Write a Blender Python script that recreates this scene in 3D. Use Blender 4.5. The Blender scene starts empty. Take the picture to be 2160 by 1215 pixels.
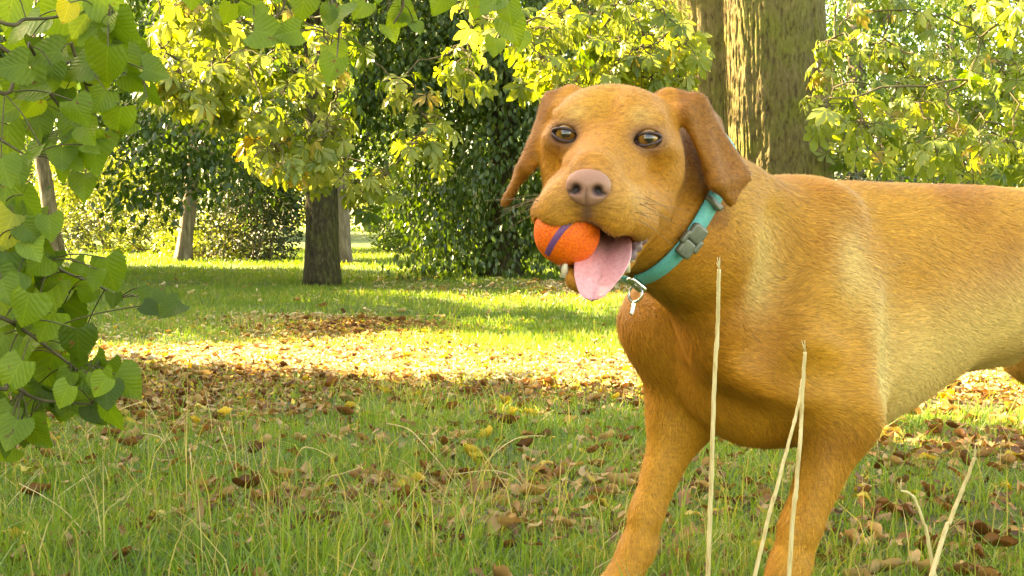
import bpy, math, random
import numpy as np
from mathutils import Vector, Matrix

rng = np.random.default_rng(11)
random.seed(11)
SC = bpy.context.scene
COL = SC.collection
R = math.radians

# ------------------------------------------------------------------ camera, sky, sun, exposure
F_PX = 2607.0                      # focal length in photograph pixels (2160 wide)
CAM = np.array([0.0, 0.0, 0.515])
PITCH = math.atan(107.5 / F_PX)    # looking slightly down
cam = bpy.data.cameras.new('camera')
cam.sensor_width = 36.0
cam.lens = 36.0 * F_PX / 2160.0
cam.clip_start = 0.05
cam.clip_end = 900.0
camo = bpy.data.objects.new('camera', cam)
COL.objects.link(camo)
camo.location = CAM
camo.rotation_euler = (math.pi / 2 - PITCH, 0, 0)
SC.camera = camo

SUN_EL, SUN_BACK = R(29), R(20)    # low morning sun from the left, a little behind the trees
S = np.array([-math.cos(SUN_BACK) * math.cos(SUN_EL), math.sin(SUN_BACK) * math.cos(SUN_EL), math.sin(SUN_EL)])
world = bpy.data.worlds.new('World')
SC.world = world
world.use_nodes = True
wn = world.node_tree
sky = wn.nodes.new('ShaderNodeTexSky')
sky.sky_type = 'NISHITA'
sky.sun_disc = False
sky.sun_elevation = SUN_EL
sky.sun_rotation = math.atan2(S[0], S[1])
sky.air_density = 1.0
sky.dust_density = 2.0
wn.links.new(sky.outputs[0], wn.nodes['Background'].inputs[0])
wn.nodes['Background'].inputs[1].default_value = 0.115
sl = bpy.data.lights.new('sun', 'SUN')
sl.energy = 5.0
sl.angle = R(0.5)
sl.color = (1.0, 0.92, 0.74)
so = bpy.data.objects.new('sun', sl)
COL.objects.link(so)
so.rotation_euler = Vector(S).to_track_quat('Z', 'Y').to_euler()
SC.view_settings.view_transform = 'Standard'
SC.view_settings.look = 'None'
SC.view_settings.gamma = 1.0
SC.view_settings.exposure = 3.5
SC.view_settings.use_white_balance = True
SC.view_settings.white_balance_temperature = 11000
SC.view_settings.white_balance_tint = 10
SC.cycles.max_bounces = 8
SC.cycles.transparent_max_bounces = 8


def P(px, py, Y):
    """world point seen at a photograph pixel, at distance Y along the ground"""
    u = (px - 1080.0) / F_PX
    v = -(py - 607.5) / F_PX
    c, s = math.cos(PITCH), math.sin(PITCH)
    d = np.array([u, c + v * s, -s + v * c])
    return CAM + d * (Y / d[1])


# ------------------------------------------------------------------ helpers
def vnoise(p, seed=0):
    p = np.asarray(p, np.float64)
    i = np.floor(p).astype(np.int64)
    f = p - i
    f = f * f * (3 - 2 * f)

    def h(a, b, c):
        n = (a * 374761393 + b * 668265263 + c * 1274126177 + seed * 974711) & 0xffffffff
        n = ((n ^ (n >> 13)) * 1274126177) & 0xffffffff
        n = ((n ^ (n >> 16)) * 668265263) & 0xffffffff
        return (n ^ (n >> 15)) / 4294967295.0
    x, y, z = i[..., 0], i[..., 1], i[..., 2]
    fx, fy, fz = f[..., 0], f[..., 1], f[..., 2]
    r = 0
    for dx in (0, 1):
        for dy in (0, 1):
            for dz in (0, 1):
                w = (fx if dx else 1 - fx) * (fy if dy else 1 - fy) * (fz if dz else 1 - fz)
                r = r + w * h(x + dx, y + dy, z + dz)
    return r


def fbm(p, oct=3, seed=0):
    p = np.asarray(p, np.float64)
    a, r, t = 1.0, 0, 0
    for o in range(oct):
        r = r + a * vnoise(p * 2 ** o, seed + o)
        t += a
        a *= .5
    return r / t


def unit(v):
    v = np.asarray(v, np.float64)
    return v / np.maximum(np.linalg.norm(v, axis=-1, keepdims=True), 1e-9)


class MB:
    """collects geometry with a float 'tint' per vertex and an optional vector 'luv'"""

    def __init__(self):
        self.V, self.F, self.T, self.L, self.n = [], {}, [], [], 0

    def add(self, V, F, tint=0.5, luv=None):
        V = np.asarray(V, np.float32).reshape(-1, 3)
        for f in (F if isinstance(F, list) else [F]):
            f = np.asarray(f, np.int64)
            if len(f):
                self.F.setdefault(f.shape[1], []).append(f + self.n)
        self.V.append(V)
        t = np.broadcast_to(np.asarray(tint, np.float32), (len(V),))
        self.T.append(t)
        self.L.append(np.zeros((len(V), 3), np.float32) if luv is None else np.asarray(luv, np.float32))
        self.n += len(V)

    def build(self, name, mat, parent=None, smooth=True, col=None):
        V = np.concatenate(self.V)
        me = bpy.data.meshes.new(name)
        tot, starts, loops, off = 0, [], [], 0
        for k, fl in self.F.items():
            f = np.concatenate(fl)
            loops.append(f.ravel())
            starts.append(off + np.arange(len(f)) * k)
            off += f.size
            tot += len(f)
        loops = np.concatenate(loops).astype(np.int32)
        starts = np.concatenate(starts).astype(np.int32)
        me.vertices.add(len(V))
        me.vertices.foreach_set('co', V.ravel())
        me.loops.add(len(loops))
        me.loops.foreach_set('vertex_index', loops)
        me.polygons.add(tot)
        me.polygons.foreach_set('loop_start', starts)
        me.update(calc_edges=True)
        me.validate()
        a = me.attributes.new('tint', 'FLOAT', 'POINT')
        a.data.foreach_set('value', np.concatenate(self.T))
        L = np.concatenate(self.L)
        if np.any(L):
            a = me.attributes.new('luv', 'FLOAT_VECTOR', 'POINT')
            a.data.foreach_set('vector', L.ravel())
        if col is not None:
            a = me.attributes.new('coat', 'FLOAT_COLOR', 'POINT')
            a.data.foreach_set('color', np.concatenate([col, np.ones((len(col), 1))], 1).astype(np.float32).ravel())
        me.polygons.foreach_set('use_smooth', np.full(tot, bool(smooth)))
        me.materials.append(mat)
        o = bpy.data.objects.new(name, me)
        COL.objects.link(o)
        if parent is not None:
            o.parent = parent
        return o


def tube(pts, radii, n=8, cap=True, shape=None):
    pts = np.asarray(pts, float)
    m = len(pts)
    radii = np.broadcast_to(np.asarray(radii, float), (m,))
    tan = unit(np.gradient(pts, axis=0))
    ref = np.array([1.0, 0, 0]) if abs(tan[0][0]) < .8 else np.array([0, 1.0, 0])
    V = []
    for i in range(m):
        u = unit(ref - tan[i] * np.dot(ref, tan[i]))
        w = np.cross(tan[i], u)
        ref = u
        a = np.arange(n) * 2 * math.pi / n
        rr = radii[i] * (np.ones(n) if shape is None else shape(a, i / (m - 1), pts[i]))
        V.append(pts[i] + (np.cos(a) * rr)[:, None] * u + (np.sin(a) * rr)[:, None] * w)
    V = np.concatenate(V)
    i = np.arange(m - 1)[:, None] * n
    j = np.arange(n)[None]
    F = np.stack([i + j, i + (j + 1) % n, i + n + (j + 1) % n, i + n + j], -1).reshape(-1, 4)
    Fs = [F]
    if cap:
        V = np.concatenate([V, pts[:1], pts[-1:]])
        k = np.arange(n)
        Fs.append(np.concatenate([np.stack([k * 0 + m * n, (k + 1) % n, k], -1),
                                  np.stack([k * 0 + m * n + 1, (m - 1) * n + k, (m - 1) * n + (k + 1) % n], -1)]))
    return V, Fs


def smooth_path(pts, n):
    pts = np.asarray(pts, float)
    t = np.linspace(0, len(pts) - 1, n)
    out = []
    for x in t:
        i = min(int(x), len(pts) - 2)
        f = x - i
        p0, p1, p2, p3 = pts[max(i - 1, 0)], pts[i], pts[i + 1], pts[min(i + 2, len(pts) - 1)]
        out.append(.5 * (2 * p1 + (p2 - p0) * f + (2 * p0 - 5 * p1 + 4 * p2 - p3) * f * f + (3 * p1 - p0 - 3 * p2 + p3) * f ** 3))
    return np.array(out)


def scatter(mb, tmpl, pos, fwd, nrm, size, tint, keep_luv=False):
    """place a template (V, F list) at every pos: y along fwd, z along nrm"""
    TV, TF = tmpl[0], tmpl[1]
    n, k = len(pos), len(TV)
    fwd = unit(fwd)
    nrm = unit(nrm - fwd * (nrm * fwd).sum(-1, keepdims=True))
    side = np.cross(fwd, nrm)
    size = np.broadcast_to(np.asarray(size, float), (n,))
    V = pos[:, None] + size[:, None, None] * (TV[None, :, 0:1] * side[:, None] + TV[None, :, 1:2] * fwd[:, None] + TV[None, :, 2:3] * nrm[:, None])
    off = (np.arange(n) * k)[:, None, None]
    Fs = [(np.asarray(f)[None] + off).reshape(-1, np.asarray(f).shape[1]) for f in TF]
    luv = np.tile(tmpl[2], (n, 1)) if keep_luv else None
    mb.add(V.reshape(-1, 3), Fs, np.repeat(tint, k), luv)


def empty(name, loc=(0, 0, 0), label=None, cat=None, group=None):
    o = bpy.data.objects.new(name, None)
    o.empty_display_size = .1
    o.location = [float(v) for v in loc]
    COL.objects.link(o)
    return tag(o, label, cat, group)


def tag(o, label=None, cat=None, group=None, kind=None):
    if label: o['label'] = label
    if cat: o['category'] = cat
    if group: o['group'] = group
    if kind: o['kind'] = kind
    return o


def dup(src, loc, rz=0.0, sc=1.0, label=None):
    c = src.copy()
    COL.objects.link(c)
    c.location = [float(v) for v in loc]
    c.rotation_euler[2] = rz
    c.scale = (sc, sc, sc)
    if label: c['label'] = label
    for ch in list(src.children):
        d = ch.copy()
        COL.objects.link(d)
        d.parent = c
    return c


# ------------------------------------------------------------------ materials
def new_mat(name):
    m = bpy.data.materials.new(name)
    m.use_nodes = True
    nt = m.node_tree
    return m, nt, nt.nodes['Principled BSDF'], nt.nodes['Material Output']


def N(nt, t, **kw):
    n = nt.nodes.new(t)
    for k, v in kw.items():
        if k.startswith('i_'):
            n.inputs[int(k[2:]) if k[2:].isdigit() else k[2:]].default_value = v
        else:
            setattr(n, k, v)
    return n


def ramp(nt, fac, stops):
    r = nt.nodes.new('ShaderNodeValToRGB')
    e = r.color_ramp.elements
    while len(e) < len(stops):
        e.new(.5)
    for i, (p, c) in enumerate(stops):
        e[i].position = p
        e[i].color = (*c, 1)
    nt.links.new(fac, r.inputs[0])
    return r


def leaf_mat(name, stops, trans=.5, rough=.42, tcol=(1.25, 1.15, .5), spec=.5, veins=False):
    m, nt, b, out = new_mat(name)
    at = N(nt, 'ShaderNodeAttribute', attribute_name='tint')
    cr = ramp(nt, at.outputs['Fac'], stops)
    colr = cr.outputs[0]
    if veins:
        lv = N(nt, 'ShaderNodeAttribute', attribute_name='luv')
        sp = N(nt, 'ShaderNodeSeparateXYZ')
        nt.links.new(lv.outputs['Vector'], sp.inputs[0])
        ab = N(nt, 'ShaderNodeMath', operation='ABSOLUTE')
        nt.links.new(sp.outputs[0], ab.inputs[0])
        a1 = N(nt, 'ShaderNodeMath', operation='MULTIPLY_ADD', i_1=-.55)
        nt.links.new(ab.outputs[0], a1.inputs[0])
        nt.links.new(sp.outputs[1], a1.inputs[2])
        a2 = N(nt, 'ShaderNodeMath', operation='MULTIPLY', i_1=6.5)
        nt.links.new(a1.outputs[0], a2.inputs[0])
        fr = N(nt, 'ShaderNodeMath', operation='PINGPONG', i_1=.5)
        nt.links.new(a2.outputs[0], fr.inputs[0])
        mn = N(nt, 'ShaderNodeMath', operation='MINIMUM')
        m3 = N(nt, 'ShaderNodeMath', operation='MULTIPLY', i_1=2.2)
        nt.links.new(ab.outputs[0], m3.inputs[0])
        nt.links.new(fr.outputs[0], mn.inputs[0])
        nt.links.new(m3.outputs[0], mn.inputs[1])
        vr = ramp(nt, mn.outputs[0], [(0.0, (.75, .75, .75)), (.04, (.28, .28, .28)), (.11, (.03, .03, .03)), (.3, (0, 0, 0))])
        mx = N(nt, 'ShaderNodeMix', data_type='RGBA', blend_type='MIX')
        nt.links.new(vr.outputs[0], mx.inputs[0])
        nt.links.new(colr, mx.inputs[6])
        hs = N(nt, 'ShaderNodeMix', data_type='RGBA', blend_type='MULTIPLY', i_0=1.0)
        nt.links.new(colr, hs.inputs[6])
        hs.inputs[7].default_value = (1.7, 1.5, 1.6, 1)
        nt.links.new(hs.outputs[2], mx.inputs[7])
        bmp = N(nt, 'ShaderNodeBump', i_0=.5, i_1=.003)
        nt.links.new(mn.outputs[0], bmp.inputs['Height'])
        nt.links.new(bmp.outputs[0], b.inputs['Normal'])
        geo = N(nt, 'ShaderNodeNewGeometry')
        nz = N(nt, 'ShaderNodeTexNoise', i_2=55.0, i_3=3.0)
        nt.links.new(geo.outputs['Position'], nz.inputs['Vector'])
        sr = ramp(nt, nz.outputs[0], [(.67, (0, 0, 0)), (.72, (1, 1, 1))])
        mz = N(nt, 'ShaderNodeMix', data_type='RGBA')
        nt.links.new(sr.outputs[0], mz.inputs[0])
        nt.links.new(mx.outputs[2], mz.inputs[6])
        mz.inputs[7].default_value = (.16, .085, .03, 1)
        colr = mz.outputs[2]
    nt.links.new(colr, b.inputs['Base Color'])
    b.inputs['Roughness'].default_value = rough
    b.inputs['Specular IOR Level'].default_value = spec
    tr = N(nt, 'ShaderNodeBsdfTranslucent')
    ml = N(nt, 'ShaderNodeMix', data_type='RGBA', blend_type='MULTIPLY', i_0=1.0)
    nt.links.new(colr, ml.inputs[6])
    ml.inputs[7].default_value = (*tcol, 1)
    nt.links.new(ml.outputs[2], tr.inputs[0])
    mix = N(nt, 'ShaderNodeMixShader', i_0=trans)
    nt.links.new(b.outputs[0], mix.inputs[1])
    nt.links.new(tr.outputs[0], mix.inputs[2])
    nt.links.new(mix.outputs[0], out.inputs[0])
    return m


def noisy_mat(name, stops, scale=(8, 8, 8), rough=.8, bump=.4, bscale=None, detail=6, dist=.02, spec=.3, moss=None):
    m, nt, b, out = new_mat(name)
    tc = N(nt, 'ShaderNodeNewGeometry')
    mp = N(nt, 'ShaderNodeMapping')
    mp.inputs['Scale'].default_value = scale
    nt.links.new(tc.outputs['Position'], mp.inputs[0])
    nz = N(nt, 'ShaderNodeTexNoise', i_2=1.0, i_3=float(detail), i_4=.6)
    nt.links.new(mp.outputs[0], nz.inputs['Vector'])
    cr = ramp(nt, nz.outputs[0], stops)
    colr = cr.outputs[0]
    if moss:
        n2 = N(nt, 'ShaderNodeTexNoise', i_2=2.6, i_3=7.0, i_4=.7)
        nt.links.new(tc.outputs['Position'], n2.inputs['Vector'])
        r2 = ramp(nt, n2.outputs[0], [(.44, (0, 0, 0)), (.62, (.85, .85, .85))])
        ml = N(nt, 'ShaderNodeMix', data_type='RGBA')
        nt.links.new(r2.outputs[0], ml.inputs[0])
        nt.links.new(colr, ml.inputs[6])
        mg = N(nt, 'ShaderNodeMix', data_type='RGBA', blend_type='MULTIPLY', i_0=1.0)
        nt.links.new(colr, mg.inputs[6])
        mg.inputs[7].default_value = (*moss, 1)
        nt.links.new(mg.outputs[2], ml.inputs[7])
        colr = ml.outputs[2]
    nt.links.new(colr, b.inputs['Base Color'])
    b.inputs['Roughness'].default_value = rough
    b.inputs['Specular IOR Level'].default_value = spec
    if bump:
        bp = N(nt, 'ShaderNodeBump', i_0=bump, i_1=dist)
        nt.links.new(nz.outputs[0], bp.inputs['Height'])
        nt.links.new(bp.outputs[0], b.inputs['Normal'])
    return m


def plain(name, col, rough=.5, metal=0.0, spec=.5):
    return noisy_mat(name, [(.3, tuple(c * .85 for c in col)), (.7, tuple(min(1, c * 1.12) for c in col))], (180, 180, 180), rough, .1, detail=2, dist=.0005, spec=spec) if not metal else metal_mat(name, col, rough)


def metal_mat(name, col, rough):
    m, nt, b, out = new_mat(name)
    b.inputs['Base Color'].default_value = (*col, 1)
    b.inputs['Metallic'].default_value = 1.0
    b.inputs['Roughness'].default_value = rough
    return m


M_BARK = noisy_mat('chestnut_bark', [(.30, (.04, .022, .011)), (.42, (.11, .078, .034)), (.52, (.145, .12, .045)), (.60, (.16, .115, .055)), (.72, (.24, .195, .10))], (36, 36, 13), .9, .9, dist=.03, detail=9, moss=(.95, 1.2, .55))
M_BARK_D = noisy_mat('dark_bark', [(.3, (.018, .014, .009)), (.5, (.048, .040, .018)), (.70, (.10, .088, .04))], (34, 34, 13), .9, .8, dist=.03, moss=(1.0, 1.3, .6))
M_BARK_G = noisy_mat('grey_bark', [(.3, (.08, .06, .04)), (.55, (.20, .155, .11)), (.7, (.32, .27, .2))], (20, 20, 4), .9, .8, dist=.03)
M_TWIG = noisy_mat('twig_bark', [(.3, (.05, .045, .02)), (.7, (.13, .10, .05))], (60, 60, 60), .8, .3, dist=.002)
M_STRAW = noisy_mat('dry_straw', [(.3, (.36, .25, .09)), (.5, (.52, .40, .18)), (.75, (.62, .51, .28))], (300, 300, 14), .6, .3, dist=.001)
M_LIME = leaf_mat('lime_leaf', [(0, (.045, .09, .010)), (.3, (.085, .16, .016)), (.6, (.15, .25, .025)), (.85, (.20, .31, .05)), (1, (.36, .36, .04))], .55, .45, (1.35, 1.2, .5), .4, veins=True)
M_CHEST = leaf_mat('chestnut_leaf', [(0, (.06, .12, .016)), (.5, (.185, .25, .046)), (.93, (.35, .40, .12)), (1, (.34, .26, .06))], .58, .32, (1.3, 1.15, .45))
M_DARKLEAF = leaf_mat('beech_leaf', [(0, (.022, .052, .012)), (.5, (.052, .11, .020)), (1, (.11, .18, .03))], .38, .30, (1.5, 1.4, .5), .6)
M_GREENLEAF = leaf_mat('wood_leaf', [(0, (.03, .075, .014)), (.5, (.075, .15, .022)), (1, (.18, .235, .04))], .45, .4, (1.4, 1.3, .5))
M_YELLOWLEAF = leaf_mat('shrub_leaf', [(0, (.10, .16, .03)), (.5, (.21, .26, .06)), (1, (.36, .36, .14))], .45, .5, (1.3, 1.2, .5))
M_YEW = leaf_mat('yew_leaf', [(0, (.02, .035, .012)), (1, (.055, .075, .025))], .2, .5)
M_GRASS = leaf_mat('grass_blade', [(0, (.065, .14, .018)), (.5, (.14, .25, .034)), (.80, (.22, .32, .05)), (.91, (.36, .31, .10)), (1, (.52, .43, .20))], .45, .45, (1.3, 1.2, .45))
M_LITTER = leaf_mat('fallen_leaf', [(0, (.10, .042, .014)), (.3, (.23, .105, .030)), (.55, (.38, .25, .10)), (.85, (.65, .57, .38)), (1, (.52, .38, .05))], .22, .6, (1.2, 1.0, .6), .35)  # pale tan stop lifted to put strong sun into the litter colour

# ------------------------------------------------------------------ ground
def gz(x, y):
    x, y = np.asarray(x, float), np.asarray(y, float)
    p = np.stack([x * .5, y * .5, x * 0], -1)
    q = np.stack([x * 2.2, y * 2.2, x * 0 + 7], -1)
    z = (fbm(p, 2, 5) - .5) * .10 * np.clip((y - 2.2) / 4, 0, 1) + (vnoise(q, 9) - .5) * .025
    return z + .017 * np.clip(y - 10, 0, 60) + .03 * np.clip((-x - 5) / 5, 0, 3)


def litter_amount(x, y):
    """0 grass .. 1 bare leaf litter"""
    x, y = np.asarray(x, float), np.asarray(y, float)
    n = fbm(np.stack([x * .9, y * .9, x * 0 + 3], -1), 3, 21)
    yc = 5.0 - .28 * x
    band = (.82 - .35 * np.clip(x - .8, 0, 1)) * np.exp(-((y - yc) / (.75 + .25 * np.clip(x, 0, 2))) ** 2)
    patch = np.exp(-(((x + .75) / .75) ** 2 + ((y - 6.9) / 1.2) ** 2)) * .9
    left = np.exp(-(((x + 1.5) / .6) ** 2 + ((y - 3.7) / .5) ** 2)) * .9
    red = np.exp(-((y - 11.6 + .2 * x) / .9) ** 2) * np.clip((x + .3) / 1.0, 0, 1) * .9
    rgt = np.exp(-(((x - 1.25) / .5) ** 2 + ((y - 3.0) / .35) ** 2)) * .8
    fg = np.exp(-(((x + .25) / .55) ** 2 + ((y - 2.42) / .22) ** 2)) * .62
    fg2 = np.exp(-(((x - .02) / .3) ** 2 + ((y - 2.15) / .12) ** 2)) * .55
    v = np.maximum.reduce([band, patch, left, red, rgt, fg, fg2])
    return np.clip(v * 1.15 + (n - .5) * 1.5 - .05, 0, 1)


gx = np.unique(np.concatenate([np.linspace(-300, -12, 14), np.linspace(-12, 12, 161), np.linspace(12, 300, 14)]))
gy = np.unique(np.concatenate([np.linspace(-120, -2, 10), np.linspace(-2, 14, 161), np.linspace(14, 60, 47), np.linspace(60, 600, 14)]))
XX, YY = np.meshgrid(gx, gy, indexing='ij')
ZZ = gz(XX, YY)
gi = np.arange(XX.size).reshape(XX.shape)
g = MB()
g.add(np.stack([XX, YY, ZZ], -1).reshape(-1, 3), np.stack([gi[:-1, :-1], gi[1:, :-1], gi[1:, 1:], gi[:-1, 1:]], -1).reshape(-1, 4), litter_amount(XX, YY).ravel())
m, nt, b, out = new_mat('park_ground')
at = N(nt, 'ShaderNodeAttribute', attribute_name='tint')
geo = N(nt, 'ShaderNodeNewGeometry')
n1 = N(nt, 'ShaderNodeTexNoise', i_2=45.0, i_3=6.0, i_4=.7)
n2 = N(nt, 'ShaderNodeTexNoise', i_2=1.3, i_3=4.0)
nt.links.new(geo.outputs['Position'], n1.inputs['Vector'])
nt.links.new(geo.outputs['Position'], n2.inputs['Vector'])
soil = ramp(nt, n1.outputs[0], [(.3, (.045, .028, .014)), (.5, (.11, .065, .03)), (.7, (.22, .14, .06))])
turf = ramp(nt, n1.outputs[0], [(.3, (.03, .055, .012)), (.5, (.065, .12, .02)), (.7, (.12, .17, .03))])
ad = N(nt, 'ShaderNodeMath', operation='MULTIPLY_ADD', i_1=.7, i_2=-.32)
nt.links.new(n2.outputs[0], ad.inputs[0])
ad2 = N(nt, 'ShaderNodeMath', operation='ADD', use_clamp=True)
nt.links.new(ad.outputs[0], ad2.inputs[0])
nt.links.new(at.outputs['Fac'], ad2.inputs[1])
mx = N(nt, 'ShaderNodeMix', data_type='RGBA')
nt.links.new(ad2.outputs[0], mx.inputs[0])
nt.links.new(turf.outputs[0], mx.inputs[6])
nt.links.new(soil.outputs[0], mx.inputs[7])
nt.links.new(mx.outputs[2], b.inputs['Base Color'])
b.inputs['Roughness'].default_value = .9
bp = N(nt, 'ShaderNodeBump', i_0=.8, i_1=.03)
nt.links.new(n1.outputs[0], bp.inputs['Height'])
nt.links.new(bp.outputs[0], b.inputs['Normal'])
tag(g.build('ground', m), kind='structure')


# ------------------------------------------------------------------ the big trees' builders
LEAF = (np.array([[0, 0, 0], [.24, .25, .05], [.27, .6, .06], [0, 1, -.08], [-.27, .6, .06], [-.24, .25, .05]], float),
        [np.array([[0, 1, 2, 3], [0, 3, 4, 5]])])


def palmate(seed):
    rr = np.random.default_rng(seed)
    V, F, k = [], [], 0
    for a, L in ((0, 1.0), (36, .95), (-36, .95), (74, .78), (-74, .78), (116, .5), (-116, .5)):
        if abs(a) > 100 and rr.uniform() < .45: continue
        a = a + rr.normal(0, 8); L = L * rr.uniform(.8, 1.1)
        c, s = math.cos(R(a)), math.sin(R(a))
        dr = rr.uniform(.15, .55); w = rr.uniform(.75, 1.15); cu = rr.normal(0, .05)
        lf = np.array([[0, 0.03, 0], [.09 * w, .33, .06], [.18 * w, .70, .05 + cu], [.10 * w, .92, .0], [0, 1.05, -.02], [-.10 * w, .92, .0], [-.18 * w, .70, .05 - cu], [-.09 * w, .33, .06], [0, .70, 0], [0, .33, 0]], float) * L
        y = lf[:, 1].copy()
        lf[:, 2] -= dr * y * y
        lf[:, 1] = y * (1 - .25 * dr * y)
        V.append(np.stack([lf[:, 0] * c + lf[:, 1] * s, lf[:, 1] * c - lf[:, 0] * s, lf[:, 2]], -1))
        F.append(np.array([[0, 1, 9, 9], [1, 2, 8, 9], [2, 3, 4, 8], [4, 5, 6, 8], [6, 7, 9, 8], [7, 0, 9, 9]]) + k)
        k += 10
    F = np.concatenate(F)
    q = F[F[:, 2] != F[:, 3]]
    t = F[F[:, 2] == F[:, 3]][:, :3]
    return np.concatenate(V), [q, t]


PALMS = [palmate(i) for i in range(7)]


def crown(blobs, n, size, seed, droop=.5, per=26, spread=.28, jitter=.3, tint=(.5, .28), hole=.28):
    r = np.random.default_rng(seed)
    mb = MB()
    w = np.array([b[3] * b[4] * b[5] for b in blobs]) ** .66
    m = max(1, n // per)
    bi = r.choice(len(blobs), m, p=w / w.sum())
    B = np.array([b[:6] for b in blobs], float)[bi]
    d = unit(r.normal(size=(m, 3)))
    rad = r.uniform(.25, 1, m) ** .45
    c = B[:, :3] + d * B[:, 3:6] * rad[:, None]
    c = c + (np.stack([vnoise(c * .9, 31 + i) for i in range(3)], -1) - .5) * jitter * 2
    keep = vnoise(c * (1.1 if hole < .3 else 2.1), seed % 97) > hole
    c, d = c[keep], d[keep]
    m = len(c)
    out = unit(d * np.array([1, 1, .4]) + r.normal(size=(m, 3)) * .35 + np.array([0, 0, -droop]))
    k = np.repeat(np.arange(m), per)
    t = r.uniform(0, 1, len(k))
    pos = c[k] + out[k] * (t * spread * 2)[:, None] + r.normal(size=(len(k), 3)) * spread * .38
    pos[:, 2] = np.maximum(pos[:, 2], .04)
    fwd = unit(out[k] + r.normal(size=(len(k), 3)) * .6 + np.array([0, 0, -droop * .8]))
    nrm = unit(np.array([0, 0, 1.0]) * .6 + d[k] * .5 + r.normal(size=(len(k), 3)) * .55)
    ct = r.normal(0, .12, m)
    ti = np.clip(tint[0] + ct[k] + r.normal(0, tint[1] * .6, len(k)), 0, 1)
    return mb, pos, fwd, nrm, size * r.uniform(.65, 1.25, len(k)), ti


def trunk_mesh(path, radii, n=20, flare=.5, rough=.10, seed=0, segs=26, roots=5):
    pts = smooth_path(path, segs)
    rr = np.interp(np.linspace(0, 1, segs), np.linspace(0, 1, len(radii)), radii)
    h = pts[:, 2] - pts[0, 2]
    ph = seed * 1.7

    def shp(a, t, p):
        hh = p[2] - pts[0, 2]
        fl = flare * math.exp(-hh / (rr[0] * 1.6))
        lob = .5 + .5 * np.cos(a * roots + ph + 1.3 * np.sin(a * 2 + ph))
        q = np.stack([np.cos(a) * 2.2 + ph, np.sin(a) * 2.2, a * 0 + hh * 1.2], -1)
        return 1 + fl * (.45 + .8 * lob) + (fbm(q, 3, seed) - .5) * rough * 2
    return tube(pts, rr, n, True, shp)


def limb(mb, a, b, r0, r1, seed, sag=.15, n=7):
    r = np.random.default_rng(seed)
    a, b = np.asarray(a, float), np.asarray(b, float)
    L = np.linalg.norm(b - a)
    t = np.linspace(0, 1, 8)[:, None]
    p = a + (b - a) * t + np.sin(t * math.pi) * (np.array([0, 0, sag * L]) + r.normal(0, .05 * L, 3))
    p[1:-1] += r.normal(0, .025 * L, (6, 3))
    V, F = tube(p, np.linspace(r0, r1, 8), n)
    mb.add(V, F)


def make_tree(name, base, path, radii, blobs, n, leaf, mat, bark, label, cat, seed, group=None, droop=.5, spread=.28, tint=(.5, .28), flare=.5, nlimb=8, per=26, hole=.28):
    base = np.array([base[0], base[1], float(gz(base[0], base[1])) - .02])
    root = empty(name, base, label, cat, group)
    tb = MB()
    V, F = trunk_mesh([np.array(p, float) for p in path], radii, seed=seed, flare=flare)
    tb.add(V, F)
    tb.build('trunk', bark, root)
    lb = MB()
    pth = smooth_path([np.array(p, float) for p in path], 20)
    r = np.random.default_rng(seed + 5)
    for i in range(nlimb):
        bl = blobs[i % len(blobs)]
        st = pth[int(r.integers(8, 19))]
        en = np.array(bl[:3]) + r.normal(size=3) * np.array(bl[3:6]) * .35
        en[2] = max(en[2], .3)
        limb(lb, st, en, max(.02, radii[-1] * .5), .012, seed + i)
    lb.build('branch', bark, root)
    mb, pos, fwd, nrm, sz, ti = crown(blobs, n, leaf, seed, droop, per, spread, tint=tint, hole=hole)
    scatter(mb, LEAF, pos, fwd, nrm, sz, ti)
    mb.build('crown', mat, root)
    return root


def at_px(px, Y):
    return np.array([(px - 1080) / F_PX * Y, Y])


# --- central tree (dark straight trunk left of the middle)
b0 = at_px(680, 12.3)
make_tree('parkland_tree', b0, [(0, 0, 0), (.0, 0, 1), (-.02, 0, 2.2), (.05, 0, 4), (0, 0, 6)], [.165, .152, .145, .13, .07],
          [(-1.1, .6, 2.0, 1.2, 1.0, .75), (.5, .7, 2.3, .9, 1.0, .9), (-.2, 1.2, 3.2, 1.8, 1.4, 1.1), (.3, .3, 4.6, 1.7, 1.5, 1.4), (-1.4, .8, 3.4, 1.2, 1.2, 1.2), (-1.6, .9, 1.65, .8, .8, .5)],
          30000, .082, M_DARKLEAF, M_BARK_D, 'straight dark trunk standing alone on the lawn left of centre', 'tree', 3, droop=.55, flare=.25)
# --- dense dark tree hanging to the ground beside the dog's head
b1 = at_px(1052, 13.2)
make_tree('weeping_tree', b1, [(0, 0, 0), (.03, 0, .6), (.06, .0, 1.6), (0, 0, 3.5), (0, 0, 6)], [.2, .15, .14, .13, .07],
          [(.05, .0, 1.5, .85, .75, 1.05), (-.65, -.1, 1.2, .5, .5, .75), (.6, -.1, 1.3, .5, .55, .85), (0, 0, 3.0, 1.35, 1.1, 1.0), (-.9, 0, 2.5, .7, .7, .8), (.1, .2, 4.6, 1.5, 1.3, 1.4), (.95, .1, 2.4, .7, .7, .9), (.35, -.1, .65, .5, .5, .4), (-.45, 0, .55, .35, .4, .35)],
          60000, .072, M_DARKLEAF, M_BARK_D, 'dense dark green tree whose foliage hangs down to the grass', 'tree', 8, droop=1.7, tint=(.6, .34), spread=.36, per=40, hole=.46)

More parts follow.
